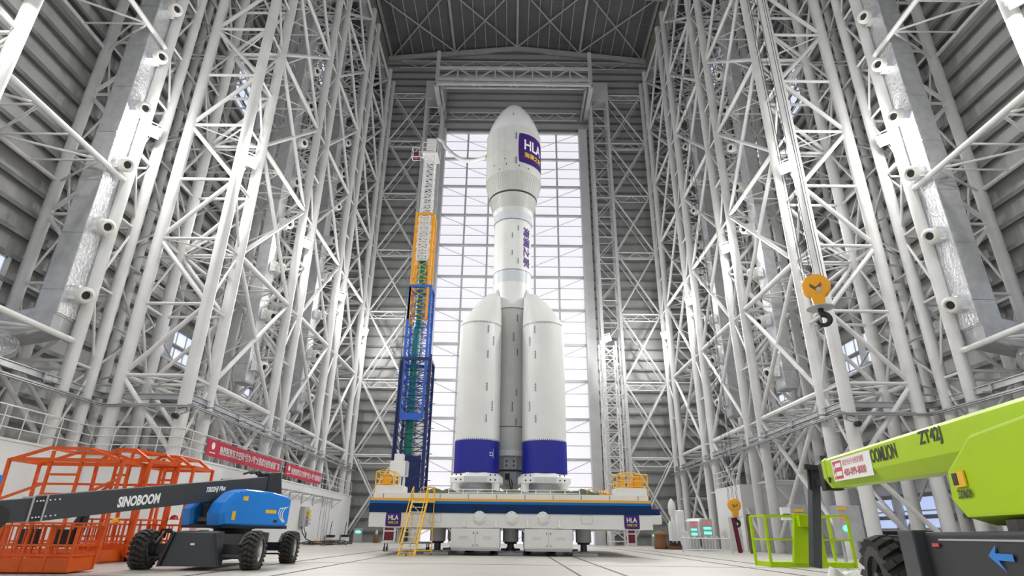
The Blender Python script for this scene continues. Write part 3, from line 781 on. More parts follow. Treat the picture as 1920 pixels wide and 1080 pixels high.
# ------------------------------------------------------------------ launch platform
PX0, PX1, PY0, PY1 = -6.98, 7.03, 31.0, 43.6
pf = thing('launch_platform', 'wide white launch platform with navy and gold stripes, carrying the rocket', 'launch platform', (0, 31.0, 0))
D = PY1-PY0
hull = box(PX0, PX1, 0, D, 1.24, 1.92).build('lower_hull', M_WHITE, pf, bevel=.015)
box(PX0-.03, PX1-.02, -.05, D, 1.92, 2.34).build('navy_band', M_NAVY, pf)
box(PX0-.03, PX1-.02, -.05, D, 2.34, 2.46).build('blue_band', M_LBLUE, pf)
box(PX0-.03, PX1-.02, -.06, D, 2.46, 2.58).build('gold_band', M_GOLD, pf)
box(PX0+.1, PX1-.1, .1, D, 2.58, 2.84).build('deck_edge', M_WHITE, pf)
mb = MB()
for x in [PX0+.6+1.42*i for i in range(10)]: mb.box(x-.01, x+.01, .085, .1, 2.6, 2.8)
mb.build('deck_seam', M_DARK, pf)
for x in (-5.77, 6.0):
    logo_patch(hull, flat(x, -.005, 1.595), .76, .66, 'logo_sign', 8)
for x in (-1.52, .07, 1.61):
    b = MB().lathe([(.001,-.10),(.20,-.10),(.30,-.06),(.36,-.0),(.36,.0)], (x,0,1.72), 32, 'Y').build('round_cover', M_WHITE, hull, smooth=True)
    mb = MB()
    for i in range(8):
        a = 2*PI*i/8; mb.box(x+math.cos(a)*.25-.02, x+math.cos(a)*.25+.02, -.12, -.06, 1.72+math.sin(a)*.25-.02, 1.72+math.sin(a)*.25+.02)
    mb.build('cover_bolt', M_CAB, b)
    MB().path([(x-.34,-.07,1.98),(x-.34,-.07,2.16),(x-.26,-.07,2.24),(x+.26,-.07,2.24),(x+.34,-.07,2.16),(x+.34,-.07,1.98)], .018, 6).build('cover_outline', M_DARK2, pf)
for x in (-2.28,-.70,.85,2.42):
    MB().lathe([(.10,1.30,0,0),(.05,1.50),(.02,1.66),(.001,1.68)], (x,-.03,0), 16).build('padeye_cone', M_WHITE, hull, smooth=True)
for x in (-3.7,3.78):
    mb = MB()
    for (a,b,c,d) in ((-.28,.28,1.48,1.5),(-.28,.28,1.86,1.88),(-.28,-.26,1.48,1.88),(.26,.28,1.48,1.88)): mb.box(x+a,x+b,-.008,0,c,d)
    mb.build('hatch_outline', M_CAB, hull)
for x0, x1 in ((-2.90,-.50),(.70,3.06)):
    cb = box(x0, x1, -.02, 2.6, .32, 1.22).build('equipment_cabinet', M_WHITE, pf, bevel=.01); xm = (x0+x1)/2
    for a, b in ((x0+.04, xm-.015), (xm+.015, x1-.04)):
        dr = box(a, b, -.05, -.02, .38, 1.17).build('cabinet_door', M_WHITE, cb, bevel=.006)
        e = xm-.08 if b < xm else xm+.08
        MB().bar((e,-.07,1.06),(e+(.03 if b>xm else -.03),-.07,.98),.03).bar((e,-.07,.50),(e+(.03 if b>xm else -.03),-.07,.44),.03).build('door_latch', M_DARK, cb)
        text('door_writing', '东方空间', M_CAB, cb, flat((a+b)/2, -.052, .76), w=.42, h=.07)
        box((a+b)/2-.2,(a+b)/2+.2,-.055,-.05,.83,.85).build('writing_line', M_CAB, cb)
    box(x0+.05,x1-.05,0,2.5,.22,.32).build('cabinet_plinth', M_CAB, cb)
    for x, q in ((x0-.12,-1),(x1+.12,1)): MB().bar((x,.1,1.22),(x-q*.12,.1,1.05),.05).build('cabinet_stay', M_WHITE, cb)
for x in (-3.72, .03, 3.78):
    for y in (1.7, 10.8):
        j = MB().lathe([(.40,.62),(.40,1.24)], (x,y,0), 28).build('jack_cylinder', M_CAB, pf, smooth=True)
        MB().lathe([(.30,.52),(.34,.62)], (x,y,0), 24).build('cylinder_collar', M_BLACK, j)
        MB().lathe([(.17,.18),(.17,.52)], (x,y,0), 20).build('jack_rod', M_DARK, j)
        MB().lathe([(.28,.12),(.28,.18),(.20,.2)], (x,y,0), 20).build('jack_foot', M_CAB, j)
        box(x-.62,x+.62,y-.5,y+.5,0,.12).build('spreader_plate', M_STEEL2, j)
for x in (-1.7,1.75):
    tr = box(x-1.0,x+1.0,5.0,10.5,.55,1.24).build('transport_bogie', M_DARK2, pf)
    for y in (5.4,6.8,8.2,9.6):
        for q in (-.7,.7): MB().lathe([(.3,-.18),(.36,-.14),(.36,.14),(.3,.18)], (x+q,y,.37), 20, 'X').build('bogie_wheel', M_BLACK, tr)
er = MB().path([(PX1+.0,.6,1.75),(PX1+.3,.6,1.75)],.1,8)
box(PX1-.05,PX1+.46,.2,1.2,1.93,2.22).build('end_bumper_cap', M_NAVY, pf, bevel=.08)
box(PX1-.05,PX1+.52,.2,1.2,1.5,1.93).build('end_bumper', M_WHITE, pf, bevel=.08)
MB().lathe([(.22,-.1),(.25,0)], (PX0,.6,1.6), 20, 'X').build('end_cap', M_WHITE, pf)
b1 = box(PX0+.1, -5.45, .3, 1.6, 2.84, 3.2).build('deck_box', M_WHITE, pf, bevel=.02)
b2 = box(5.35, PX1-.1, .3, 1.6, 2.84, 3.2).build('deck_box', M_WHITE, pf, bevel=.02)
mb = MB()
for z in (3.05, 2.9): mb.tube((-3.15,.3,z),(3.5,.3,z),.018,6)
for i in range(10):
    x = -3.15+6.65*i/9; mb.tube((x,.3,2.8),(x,.3,3.05),.022,6)
mb.build('deck_rail', M_WHITE, pf)
for x, y, w in ((-3.0,2.1,1.3),(2.2,2.2,1.2)):
    pass
# mounts under the front boosters
for q, x in enumerate((-1.94, 1.90)):
    y = 35.25-31
    fr = MB()
    a = [(x+sx*w, y+sy*1.45, z) for (sx, sy, w, z) in ()]
    prof = [(1.62,3.62),(1.62,3.92),(1.34,4.14),(1.1,4.14)]
    fr = MB().lathe(prof, (0,0,0), 8).xf(Matrix.Translation((x,y,0)) @ Matrix.Rotation(R(22.5),4,'Z')).build('booster_cradle', M_WHITE, pf)
    mb = MB()
    for sx in (-1.38,-1.05,1.05,1.38):
        for z in (3.72,3.98): mb.lathe([(.001,y-1.53),(.045,y-1.53),(.045,y-1.49),(.001,y-1.49)], (x+sx*.78,0,z), 10, 'Y')
    mb.build('cradle_hole', M_BLACK, fr)
    mb = MB()
    for i in range(12): mb.box(x-.6+i*.109-.008, x-.6+i*.109+.008, y-1.525, y-1.49, 3.66, 3.9)
    mb.build('cradle_rib', M_CAB, fr)
    for sx in (-1.1, 1.1):
        for sy in (-1.0, 1.0):
            MB().lathe([(.30,2.84),(.22,2.9),(.22,3.55),(.27,3.62)], (x+sx,y+sy,0), 20).build('cradle_leg', M_WHITE, fr, smooth=True)
    MB().lathe([(1.0,3.0),(.85,3.4),(.85,3.62)], (x,y,0), 28).build('blast_ring', M_CAB, fr)
# green tarpaulins on the deck
def lump(nm, label, x0, x1, y, h, seed):
    rn = random.Random(seed); n = 26; v = []; f = []
    for i in range(n+1):
        x = x0+(x1-x0)*i/n; e = max(0, math.sin(PI*i/n))**.5
        for j in range(9):
            t = j/8; hh = h*e*max(0, math.sin(PI*t))**.7*(0.8+.2*math.sin(i*.7+seed)+.12*math.sin(i*2.1+j*1.3+seed)+.05*rn.random()); v.append((x, y-.45+.9*t, 2.84+max(0,hh)))
    for i in range(n):
        for j in range(8): a = i*9+j; f.append((a,a+9,a+10,a+1))
    o = MB().add(v, f).build(nm, M_TARP); tag(o, label, 'tarpaulin'); 
    for p in o.data.polygons: p.use_smooth = True
    return o
lump('tarpaulin', 'crumpled green tarpaulin on the platform deck under the left booster', -4.9, -2.5, 32.3, .34, 1)
lump('tarpaulin', 'green tarpaulin heap on the deck between the two booster cradles', -2.4, 1.6, 32.3, .30, 2)
lump('tarpaulin', 'long green tarpaulin roll on the deck right of the right booster', 1.7, 5.2, 32.3, .36, 3)

# yellow safety cages at both deck ends
def deck_cage(label, x0, x1, full):
    t = thing('deck_cage', label, 'guard rail cage', (x0, 31.35, 0), 0, 'yellow cages at the platform ends')
    w = x1-x0; zt = 3.88; zb = 3.2 if full else 3.1
    mb = MB()
    for x in (0, w):
        for y in (0, 1.1): strut('post', (x,y,2.84 if y==0 else 3.2),(x,y,zt),.028,t,M_YEL)
    mb = MB()
    for z in (zt, 3.55, 3.3):
        mb.tube((0,0,z),(w,0,z),.022,8); mb.tube((0,1.1,z),(w,1.1,z),.022,8); mb.tube((0,0,z),(0,1.1,z),.022,8); mb.tube((w,0,z),(w,1.1,z),.022,8)
    mb.build('rail', M_YEL, t)
    MB().path([(0,0,zt),(w*.25,.1,zt+.08),(w*.55,.2,zt+.12),(w*.85,.3,zt+.02),(w,.5,zt-.2)],.022,6).build('curved_rail', M_YEL, t)
    mb = MB(); cx = w*(.5 if not full else .74)
    for i in range(5): mb.tube((cx-.22+.1*i,.55,3.2),(cx-.22+.1*i,.55,3.78),.05,8)
    mb.box(cx-.3,cx+.3,.4,.7,3.2,3.28); mb.bar((cx-.25,.5,3.75),(cx+.3,.6,3.6),.07); mb.lathe([(.2,-.05),(.2,.05)],(cx,.5,3.5),16,'Y')
    mb.build('winch', M_YEL2, t)
    if full:
        mb = MB(); mb.box(w*.42,w*.52,.3,.5,2.9,3.5); mb.box(w*.2,w*.3,.4,.6,3.3,3.8); mb.bar((.1,.4,3.4),(w*.5,.5,3.75),.05); mb.build('davit', M_YEL2, t)
    return t
deck_cage('yellow railed cage with a winch at the left end of the platform deck', -6.9, -5.95, False)
deck_cage('yellow railed cage with winch and davit at the right end of the platform deck', 5.42, 7.0, True)
for k, (x, lb) in enumerate(((-4.35, 'low yellow hoop on the platform deck just right of the ladder'), (4.25, 'low yellow hoop on the platform deck left of the right cage'))):
    o = MB().path([(x-.3,31.9,2.84),(x-.3,31.9,3.1),(x-.2,31.9,3.17),(x+.3,31.9,3.15),(x+.42,31.9,2.84)],.02,6).build('deck_hoop', M_YEL2); tag(o, lb, 'hoop')
mb = MB()
mb.box(4.6,5.2,31.9,32.5,2.84,2.95); 
for i in range(5): mb.tube((4.65+.12*i,32.1,2.95),(4.65+.12*i,32.3,3.12),.035,8)
tag(mb.build('cable_reel', M_YEL2), 'small yellow cable reel on the deck beside the right cage', 'reel')
# white pump box on legs at the left
t = thing('control_box', 'white louvred box on two legs beside the blue telescopic tower', 'equipment box', (-6.6, 36.0, 2.84))
box(-.5,.42,-.4,.4,1.2,2.05).build('box_body', M_WHITE, t, bevel=.02); box(.43,.5,-.36,.36,1.2,2.05).build('louvre', M_CAB, t)
box(-.30,.22,-.3,.3,2.05,2.45).build('top_housing', M_WHITE, t, bevel=.02)
for x in (-.25,.1): MB().tube((x,0,0),(x,0,1.2),.07,10).build('leg', M_WHITE, t)
MB().tube((.32,0,.5),(.32,0,1.2),.09,10,.07).build('outlet_pipe', M_WHITE, t)

# yellow access ladder in front of the platform
t = thing('access_ladder', 'yellow inclined rolling ladder with white treads leaning up to the platform deck', 'ladder', (-4.75, 29.4, 0))
for sx in (-.36, .36):
    MB().bar((sx,0,0),(sx+.27,1.35,2.46),.07,.10).build('stringer', M_YEL, t)
    MB().tube((sx-.02,-.12,.55),(sx+.25,1.1,2.95),.025,8).tube((sx+.25,1.1,2.95),(sx+.27,1.4,3.12),.025,8).tube((sx+.27,1.4,3.12),(sx+.27,1.4,2.46),.025,8).tube((sx+.05,.25,.5),(sx-.02,-.12,.55),.02,8).build('handrail', M_YEL, t)
for i in range(11):
    f_ = (i+.6)/11; MB().box(-.34+.27*f_,.34+.27*f_,1.35*f_-.09,1.35*f_+.09,2.46*f_-.015,2.46*f_+.015).build('tread', M_WHITE, t)
MB().box(-.15,1.0,1.3,1.75,2.38,2.5).build('landing', M_YEL, t)
MB().tube((.95,1.5,0),(.95,1.5,3.1),.025,8).tube((-.1,1.6,0),(-.1,1.6,2.4),.02,8).bar((-.38,.02,.2),(.95,1.5,.22),.05).bar((.3,.0,.06),(-.36,.0,.06),.05).bar((.95,1.5,1.3),(-.1,1.0,2.3),.03).bar((.95,1.5,1.2),(.1,.6,.75),.03).build('support_frame', M_YEL, t)
MB().tube((.95,1.3,3.1),(.6,1.3,3.12),.02,6).tube((.6,1.3,3.12),(.6,1.3,2.5),.02,6).build('landing_rail', M_YEL, t)
for x, y in ((.0,-.05),(.95,1.5),(-.3,1.6)):
    MB().lathe([(.05,-.02),(.05,.02)],(x,y,.05),14,'X').build('castor', M_BLACK, t)

# ------------------------------------------------------------------ telescopic umbilical tower
um = thing('umbilical_tower', 'telescopic lattice tower left of the rocket: dark blue, blue, yellow, then white', 'tower', (-7.1, 42.0, 0))
def lattice(par, nm, m, x0, x1, d, z0, z1, cell, rp, rl, plate=None, inner=None):
    mb = MB(); P = [(x0,0),(x1,0),(x1,d),(x0,d)]
    for x, y in P: mb.box(x-rp,x+rp,y-rp,y+rp,z0,z1)
    sec = mb.build(nm, m, par)
    ml = MB(); n = max(1, round((z1-z0)/cell)); h = (z1-z0)/n
    for i in range(n):
        z = z0+i*h
        for a, b in ((0,1),(1,2),(2,3),(3,0)):
            ml.tube((*P[a],z),(*P[b],z),rl,5,cap=False); ml.tube((*P[a],z),(*P[b],z+h),rl*.8,5,cap=False); ml.tube((*P[b],z),(*P[a],z+h),rl*.8,5,cap=False)
    for a, b in ((0,1),(1,2),(2,3),(3,0)): ml.bar((*P[a],z1),(*P[b],z1),rp*2.2)
    ml.build('lacing', m, sec)
    return sec
s1 = lattice(um, 'base_section', M_UDB, -1.0, 1.0, 2.2, 2.84, 12.9, .95, .10, .035)
for x in (-1.12, 1.12):
    mb = MB(); mb.box(x-.05,x+.05,-.25,-.05,2.84,12.7 if x < 0 else 13.2); mb.build('outer_guide', M_UDB, s1)
mb = MB()
for i in range(24): mb.bar((-1.12,-.2,3.2+i*.4),(-1.35,-.3,3.2+i*.4),.03)
for i in range(5): mb.bar((1.1,-.1,4.3+i*1.75),(1.62,-.1,4.3+i*1.75),.045)
mb.build('cable_arms', M_UDB, s1)
box(-.6,.78,.5,.6,2.84,6.0).build('back_plate', M_UDB, s1)
s2_ = lattice(um, 'second_section', M_UB, -.90, .72, 1.7, 8.6, 18.75, .85, .09, .032)
box(-.85,.66,-.06,0,8.4,8.9).build('foot_plate', M_UB, s2_)
s3_ = lattice(um, 'third_section', M_YEL2, -.86, .50, 1.4, 16.0, 25.2, .8, .09, .03)
s4_ = lattice(um, 'top_section', M_UW, -.62, .22, 1.0, 21.0, 31.4, .52, .055, .038)
lattice(um, 'inner_section', M_UW, -.55, .15, .8, 21.0, 25.0, .25, .03, .04)
MB().lathe([(.30,2.84),(.30,15.5)], (-.25,.8,0), 20).build('green_pipe', M_GREEN, um, smooth=True)
MB().lathe([(.30,15.5),(.26,15.6),(.26,23.0)], (-.22,.7,0), 20).build('green_pipe', M_GREEN, um, smooth=True)
mb = MB(); mb.box(-.5,.3,-.25,.1,31.4,32.6); mb.build('head_box', M_UW, um, bevel=.03)
mb = MB(); mb.box(-.8,.5,-.35,1.2,31.0,31.15)
for x in (-.8,.5):
    for y in (-.35,1.2): mb.tube((x,y,31.1),(x,y,32.1),.03,6)
mb.tube((-.8,-.35,32.1),(.5,-.35,32.1),.03,6).tube((-.8,-.35,31.6),(.5,-.35,31.6),.03,6); mb.build('head_platform', M_UW, um)
wb = MB(); 
for z in (30.9,31.8): wb.tube((-1.75,0,z),(-1.1,0,z),.03,6).tube((-1.75,.6,z),(-1.1,.6,z),.03,6).tube((-1.75,0,z),(-1.75,.6,z),.03,6)
for x in (-1.75,-1.1):
    for y in (0,.6): wb.tube((x,y,30.9),(x,y,31.8),.03,6)
w_ = wb.build('winch_basket', M_UW, um); box(-1.6,-1.2,.1,.5,30.95,31.45).build('red_winch', M_MAROON, w_)
MB().tube((-1.15,0,5),(-1.15,0,30.9),.02,5).build('hoist_cable', M_DARK, um)
MB().bar((-1.1,.2,31.0),(-.5,.2,30.9),.08).bar((-1.1,.2,31.5),(-.6,.2,31.6),.06).build('basket_bracket', M_UW, um)
# air hose from the tower head to the fairing
t = thing('air_hose', 'white corrugated air hose sagging from the lattice tower head to the rocket fairing', 'hose', (-6.6, 41.6, 31.9))
pts = []
A = Vector((0,0,.3)); B = Vector((-2.0+6.6-.1, 37.0-41.6, 27.35-31.9+.0))
for i in range(19):
    q = i/18; p = A.lerp(B, q); 
    pts.append((p.x, p.y, p.z + (.25*(1-q*4) if q < .12 else -1.0*math.sin(PI*min(1,(q-.08)/.92)))+(0 if q > .12 else 0)))
MB().path(pts, [.15+.012*(i%2) for i in range(19)], 14).build('hose_body', M_UW, t, smooth=True)
MB().tube(pts[-1], Vector(pts[-1])+Vector((.35,-.0,.12)), .2, 16).build('hose_coupling', M_GOLD, t)

# ------------------------------------------------------------------ wheels for the lifts
def lift_wheel(par, x, y, r=.47, w=.36, side=1, n=22, rim=M_CAB):
    q = MB().lathe([(r*.60,-w/2),(r*.80,-w/2),(r*.93,-w*.42),(r*.95,0),(r*.93,w*.42),(r*.80,w/2),(r*.60,w/2),(r*.60,-w/2)], (x,y,r), 40, 'X', cap=False).build('tyre', M_TYRE, par, smooth=True)
    mb = MB()
    for i in range(n):
        for sg in (-1, 1):
            a0 = 2*PI*(i+(.25 if sg > 0 else 0))/n
            P = []
            for (t, xx, rr) in ((0,.04,r*.99),(.10,.5,r*.985),(.20,1.0,r*.90)):
                a = a0+t*1.1; P.append((Vector((x+sg*xx*w/2*1.02, y+math.cos(a)*rr, r+math.sin(a)*rr)), a))
            for (p, a), (p2, a2) in zip(P, P[1:]):
                up = (0, math.cos((a+a2)/2), math.sin((a+a2)/2)); mb.bar(p, p2, .075, .085, up=up)
    mb.build('tread_lugs', M_TYRE, q)
    s = side
    MB().lathe([(r*.62,-w*.40),(r*.62,w*.40),(r*.5,w*.30),(r*.5,-w*.3),(r*.62,-w*.40)], (x,y,r), 32, 'X', cap=False).build('wheel_rim', rim, q, smooth=True)
    MB().lathe([(r*.60,s*w*.05),(r*.60,s*w*.12),(r*.25,s*w*.22),(r*.25,s*w*.48),(.001,s*w*.5)], (x,y,r), 28, 'X').build('hub', rim, q)
    return q

# ------------------------------------------------------------------ dark and blue boom lift
BL_ = thing('boom_lift', 'black and sky blue boom lift on four rugged tyres, boom pointing left', 'boom lift', (-8.75, 19.6, 0), R(5))
for x, y, sd_ in ((-1.45,-1.9,-1),(1.45,-1.9,1),(1.45,1.95,1),(-1.45,1.95,-1)): lift_wheel(BL_, x, y, .485, .40, sd_)
ch = MB(); ch.frustum([(-.62,-2.35,.22),(.62,-2.35,.22),(.62,-2.35,.9),(-.62,-2.35,.9)][::-1],[(-.62,2.3,.25),(.62,2.3,.25),(.62,2.3,.95),(-.62,2.3,.95)][::-1])
ch = ch.build('chassis', M_DARK2, BL_, bevel=.03)
MB().frustum([(-.72,-2.42,.10),(.72,-2.42,.10),(.72,-2.30,.10),(-.72,-2.30,.10)],[(-.5,-2.42,.93),(.5,-2.42,.93),(.5,-2.0,.98),(-.5,-2.0,.98)]).build('front_panel', M_DARK, ch, bevel=.01)
for sx in (-1, 1):
    MB().frustum([(sx*.74,-2.5,.10),(sx*.80,-2.5,.10),(sx*.80,-2.25,.10),(sx*.74,-2.25,.10)],[(sx*.50,-2.5,.93),(sx*.58,-2.5,.93),(sx*.58,-1.9,.97),(sx*.50,-1.9,.97)]).build('side_cheek', M_DARK2, ch)
for y in (-1.9, 1.95):
    MB().bar((-1.3,y,.52),(1.3,y,.52),.22,.26).bar((-1.2,y-.16,.30),(1.2,y-.16,.30),.05).build('axle', M_DARK2, ch, bevel=.02)
    for sx in (-1,1): MB().lathe([(.17,-.08),(.17,.08)],(sx*1.2,y,.5),18,'X').bar((sx*1.12,y-.2,.62),(sx*1.12,y+.15,.9),.06).build('knuckle', M_BLACK, ch)
MB().path([(-1.1,-2.0,.85),(-1.0,-2.15,1.0),(-.75,-2.2,1.0),(-.6,-2.1,.8)],.03,8).path([(-1.05,-1.8,.8),(-.95,-2.0,.95),(-.7,-2.05,.93),(-.58,-2.0,.75)],.03,8).build('hydraulic_hose', M_BLACK, ch)
box(-.06,.04,-2.44,-2.42,.62,.67).build('plate', M_LET, ch)
MB().lathe([(.55,.93),(.55,1.04),(.62,1.04),(.62,1.10)], (.15,0,0), 32).build('slewing_ring', M_BLACK, BL_)
# turret frame is turned against the chassis
T2 = Matrix.Rotation(R(-27.4-5), 4, 'Z')
def tb(mb, nm, m, par=BL_, **k): return mb.xf(T2).build(nm, m, par, **k)
tp = tb(MB().box(-.85,1.0,-1.0,1.4,1.06,1.16), 'turntable', M_BLACK)
poly = [(-1.15,1.12),(-1.22,1.45),(-1.10,1.75),(-.78,2.06),(-.45,2.16),(.55,2.14),(1.25,2.03),(1.42,1.95),(1.40,1.25),(1.32,1.12)]
def yz_prism(poly, x0, x1, inset=.10):
    mb = MB(); n = len(poly); cy = sum(p[0] for p in poly)/n; cz = sum(p[1] for p in poly)/n
    loops = []
    for x, k in ((x0, 1-inset*.5), (x0+(x1-x0)*.12, 1), (x1-(x1-x0)*.16, 1), (x1, 1-inset)):
        loops.append([(x, cy+(y-cy)*k, cz+(z-cz)*k) for y, z in poly])
    v = [p for l in loops for p in l]; f = [tuple(range(n)), tuple(range(4*n-1,3*n-1,-1))]
    for j in range(3):
        for i in range(n): f.append((j*n+i,(j+1)*n+i,(j+1)*n+(i+1)%n,j*n+(i+1)%n))
    return mb.add(v, f)
cv = tb(yz_prism(poly, .42, 1.12), 'engine_cover', M_SKYB, bevel=.03)
for p in cv.data.polygons: p.use_smooth = False
lp = [(-1.0,1.12),(-1.05,1.6),(-.8,1.9),(.9,1.95),(1.1,1.12)]
tb(yz_prism(lp, -.92, -.42), 'tank_cover', M_SKYB, bevel=.03)
tb(MB().box(-.42,.42,-.75,1.3,1.16,1.75), 'turret_frame', M_BLACK, bevel=.02)
tb(MB().bar((-.3,-.7,1.55),(.3,.2,1.9),.1).bar((-.35,-.8,1.3),(.35,-.8,1.3),.12), 'lift_cylinder', M_DARK)
for (y0,z0,w,h,m) in ((-.85,1.28,.12,.24,M_YEL),(.35,1.5,.42,.10,M_YEL),(-.55,1.83,.18,.12,M_YEL)):
    tb(MB().box(1.12,1.128,y0,y0+w,z0,z0+h), 'warning_label', m, cv)
tb(MB().lathe([(.001,0),(.10,0),(.10,.02),(.001,.02)],(1.07,-.62,1.98),20,'X'), 'filler_cap', M_NAVY, cv)
tb(MB().box(1.12,1.135,.72,.84,1.24,1.32), 'cover_latch', M_BLACK, cv)
mb = MB()
for q in range(3):
    mb.path([(1.115,1.24-.10*q,1.72-.02*q),(1.125,1.10-.10*q,1.66),(1.125,1.02-.08*q,1.52),(1.125,1.05-.06*q,1.38),(1.12,1.16-.04*q,1.26)],.014,5)
tb(mb, 'cover_stripe', M_LET, cv)
# boom: rear (local y 1.35) to the far left
def boom_sec(y0, y1, w, zc, hh):
    mb = MB(); 
    def zz(y): return 2.42+(y-1.35)*.1465
    a = [(-w,y0,zz(y0)-hh),(w,y0,zz(y0)-hh),(w,y0,zz(y0)+hh),(-w,y0,zz(y0)+hh)]; b = [(-w,y1,zz(y1)-hh),(w,y1,zz(y1)-hh),(w,y1,zz(y1)+hh),(-w,y1,zz(y1)+hh)]
    return mb.frustum(a, b)
bm_ = tb(boom_sec(-5.35, 1.25, .25, 0, .29), 'main_boom', M_DARK, bevel=.02)
tb(boom_sec(-5.62, -5.35, .235, 0, .275), 'boom_collar', M_DARK2, bm_)
tb(boom_sec(-5.37, -5.33, .262, 0, .30), 'collar_edge', M_GALV, bm_); tb(boom_sec(-5.64, -5.60, .245, 0, .285), 'collar_edge', M_GALV, bm_)
tb(boom_sec(-6.9, -5.62, .21, 0, .25), 'inner_boom', M_DARK, bm_, bevel=.01)
tb(MB().box(-.24,.24,-6.75,-6.36,1.20,2.10), 'boom_head', M_SKYB, bm_, bevel=.03)
tb(MB().lathe([(.001,-.3),(.26,-.3),(.26,.3),(.001,.3)],(0,-6.28,1.2),24,'X'), 'head_pivot', M_BLACK, bm_)
tb(MB().frustum([(-.28,1.0,2.05),(.28,1.0,2.05),(.28,1.0,2.78),(-.28,1.0,2.78)],[(-.28,1.65,2.15),(.28,1.65,2.15),(.28,1.5,2.85),(-.28,1.5,2.85)]), 'boom_pivot_bracket', M_DARK2, bm_, bevel=.03)
tb(MB().path([(.1,.9,2.7),(.1,.7,2.8),(.1,.4,2.72)],.035).path([(-.1,.9,2.7),(-.1,.65,2.82),(-.1,.3,2.7)],.035), 'hose_loop', M_BLACK, bm_)
d_ = (T2 @ Vector((0,1,.1465))).normalized()
def on_boom(y, dz): return lambda u, v, d: T2 @ Vector((.252+d, y+u*.989, 2.42+(y-1.35)*.1465+dz+u*.1465*.989+v))
text('boom_lettering', 'SINOBOOM', M_LET, bm_, on_boom(-3.14, -.04), w=1.12, h=.27, bold=.045)
text('model_lettering', 'TB32HJ Plus', M_LET, bm_, on_boom(-.88, .04), w=.66, h=.19, bold=.05, shear=.25)
mb = MB()
for y in (-5.28,-5.18,-5.08,-5.55,-5.48,-5.42):
    for q in (-.19, .17): 
        z = 2.42+(y-1.35)*.1465+q; mb.box(.25,.262,y-.015,y+.015,z-.015,z+.015)
tb(mb, 'boom_bolts', M_LET, bm_)

# ------------------------------------------------------------------ orange lift cages
def bars(t, nm, lst, w=.07, m=None):
    for a, b in lst: o = MB().bar(a, b, w).build(nm, m or M_ORANGE, t)
    return o
def work_cage(label, loc, rz, L, Wd, H, hb=.62, wbar=.09, base=.0):
    """open frame: sill tray, corner posts, top frame with raised centre, low basket rails"""
    t = thing('work_cage', label, 'lift cage', loc, rz, 'orange lift cages parked by the left wall')
    for x in (0, L):
        for y in (0, Wd):
            MB().bar((x,y,base),(x+(.08 if x else -.08),y,H-.25),wbar).build('post', M_ORANGE, t)
    for x in (L*.36, L*.64): bars(t, 'post', [((x,0,base+hb),(x,0,H))], wbar*.9)
    bars(t, 'top_frame', [((0,0,H-.28),(L,0,H-.28)),((0,Wd,H-.28),(L,Wd,H-.28)),((0,0,H-.28),(0,Wd,H-.28)),((L,0,H-.28),(L,Wd,H-.28))], wbar*1.3)
    bars(t, 'roof_hoop', [((0,0,H-.28),(L*.32,0,H+.1)),((L*.32,0,H+.1),(L*.68,0,H+.08)),((L*.68,0,H+.08),(L,0,H-.28)),((L*.32,0,H+.1),(L*.3,Wd,H+.1)),((L*.68,0,H+.08),(L*.7,Wd,H+.08)),((0,Wd,H-.28),(L*.3,Wd,H+.1)),((L*.3,Wd,H+.1),(L*.7,Wd,H+.08)),((L*.7,Wd,H+.08),(L,Wd,H-.28))], wbar)
    bars(t, 'cross_brace', [((0,0,H*.55),(L*.36,0,H*.70)),((L*.64,0,H*.55),(L,0,H*.74)),((L*.36,0,H*.6),(L*.64,0,H*.6)),((L*.36,0,H*.78),(L*.64,0,H*.78)),((0,Wd,H*.72),(L,Wd,H*.72))], wbar*.8)
    sl = MB(); sl.box(0,L,0,.04,base,base+.38).box(0,L,Wd-.04,Wd,base,base+.38).box(0,.04,0,Wd,base,base+.38).box(L-.04,L,0,Wd,base,base+.38).box(0,L,0,Wd,base,base+.05)
    sl.build('floor_tray', M_ORANGE, t)
    bars(t, 'mid_rail', [((0,0,base+z),(L,0,base+z)) for z in (hb, 1.15)]+[((0,Wd,base+z),(L,Wd,base+z)) for z in (hb, 1.15)]+[((L,0,base+z),(L,Wd,base+z)) for z in (hb, 1.15)], .05)
    n = max(4, int(L/.3)); 
    bars(t, 'baluster', [((L*i/n,0,base+.38),(L*i/n,0,base+1.15)) for i in range(1,n)]+[((L*i/n,Wd,base+.38),(L*i/n,Wd,base+1.15)) for i in range(1,n)], .045)
    return t
c1 = work_cage('large orange lift cage frame at the left picture edge with long top beam', (-16.3, 19.8, 0), R(2), 3.5, 1.4, 3.35)
c2 = work_cage('middle orange lift cage, solid orange tray and narrow raised top', (-14.5, 21.4, 0), R(-8), 1.9, 1.5, 3.5, base=.15)
MB().box(.5,1.2,.4,1.1,0,.15).build('foot_block', M_DARK2, c2)
c3 = work_cage('rightmost orange lift cage, behind the front left tyre of the dark boom lift', (-13.7, 22.8, 0), R(0), 1.75, 1.5, 3.45)
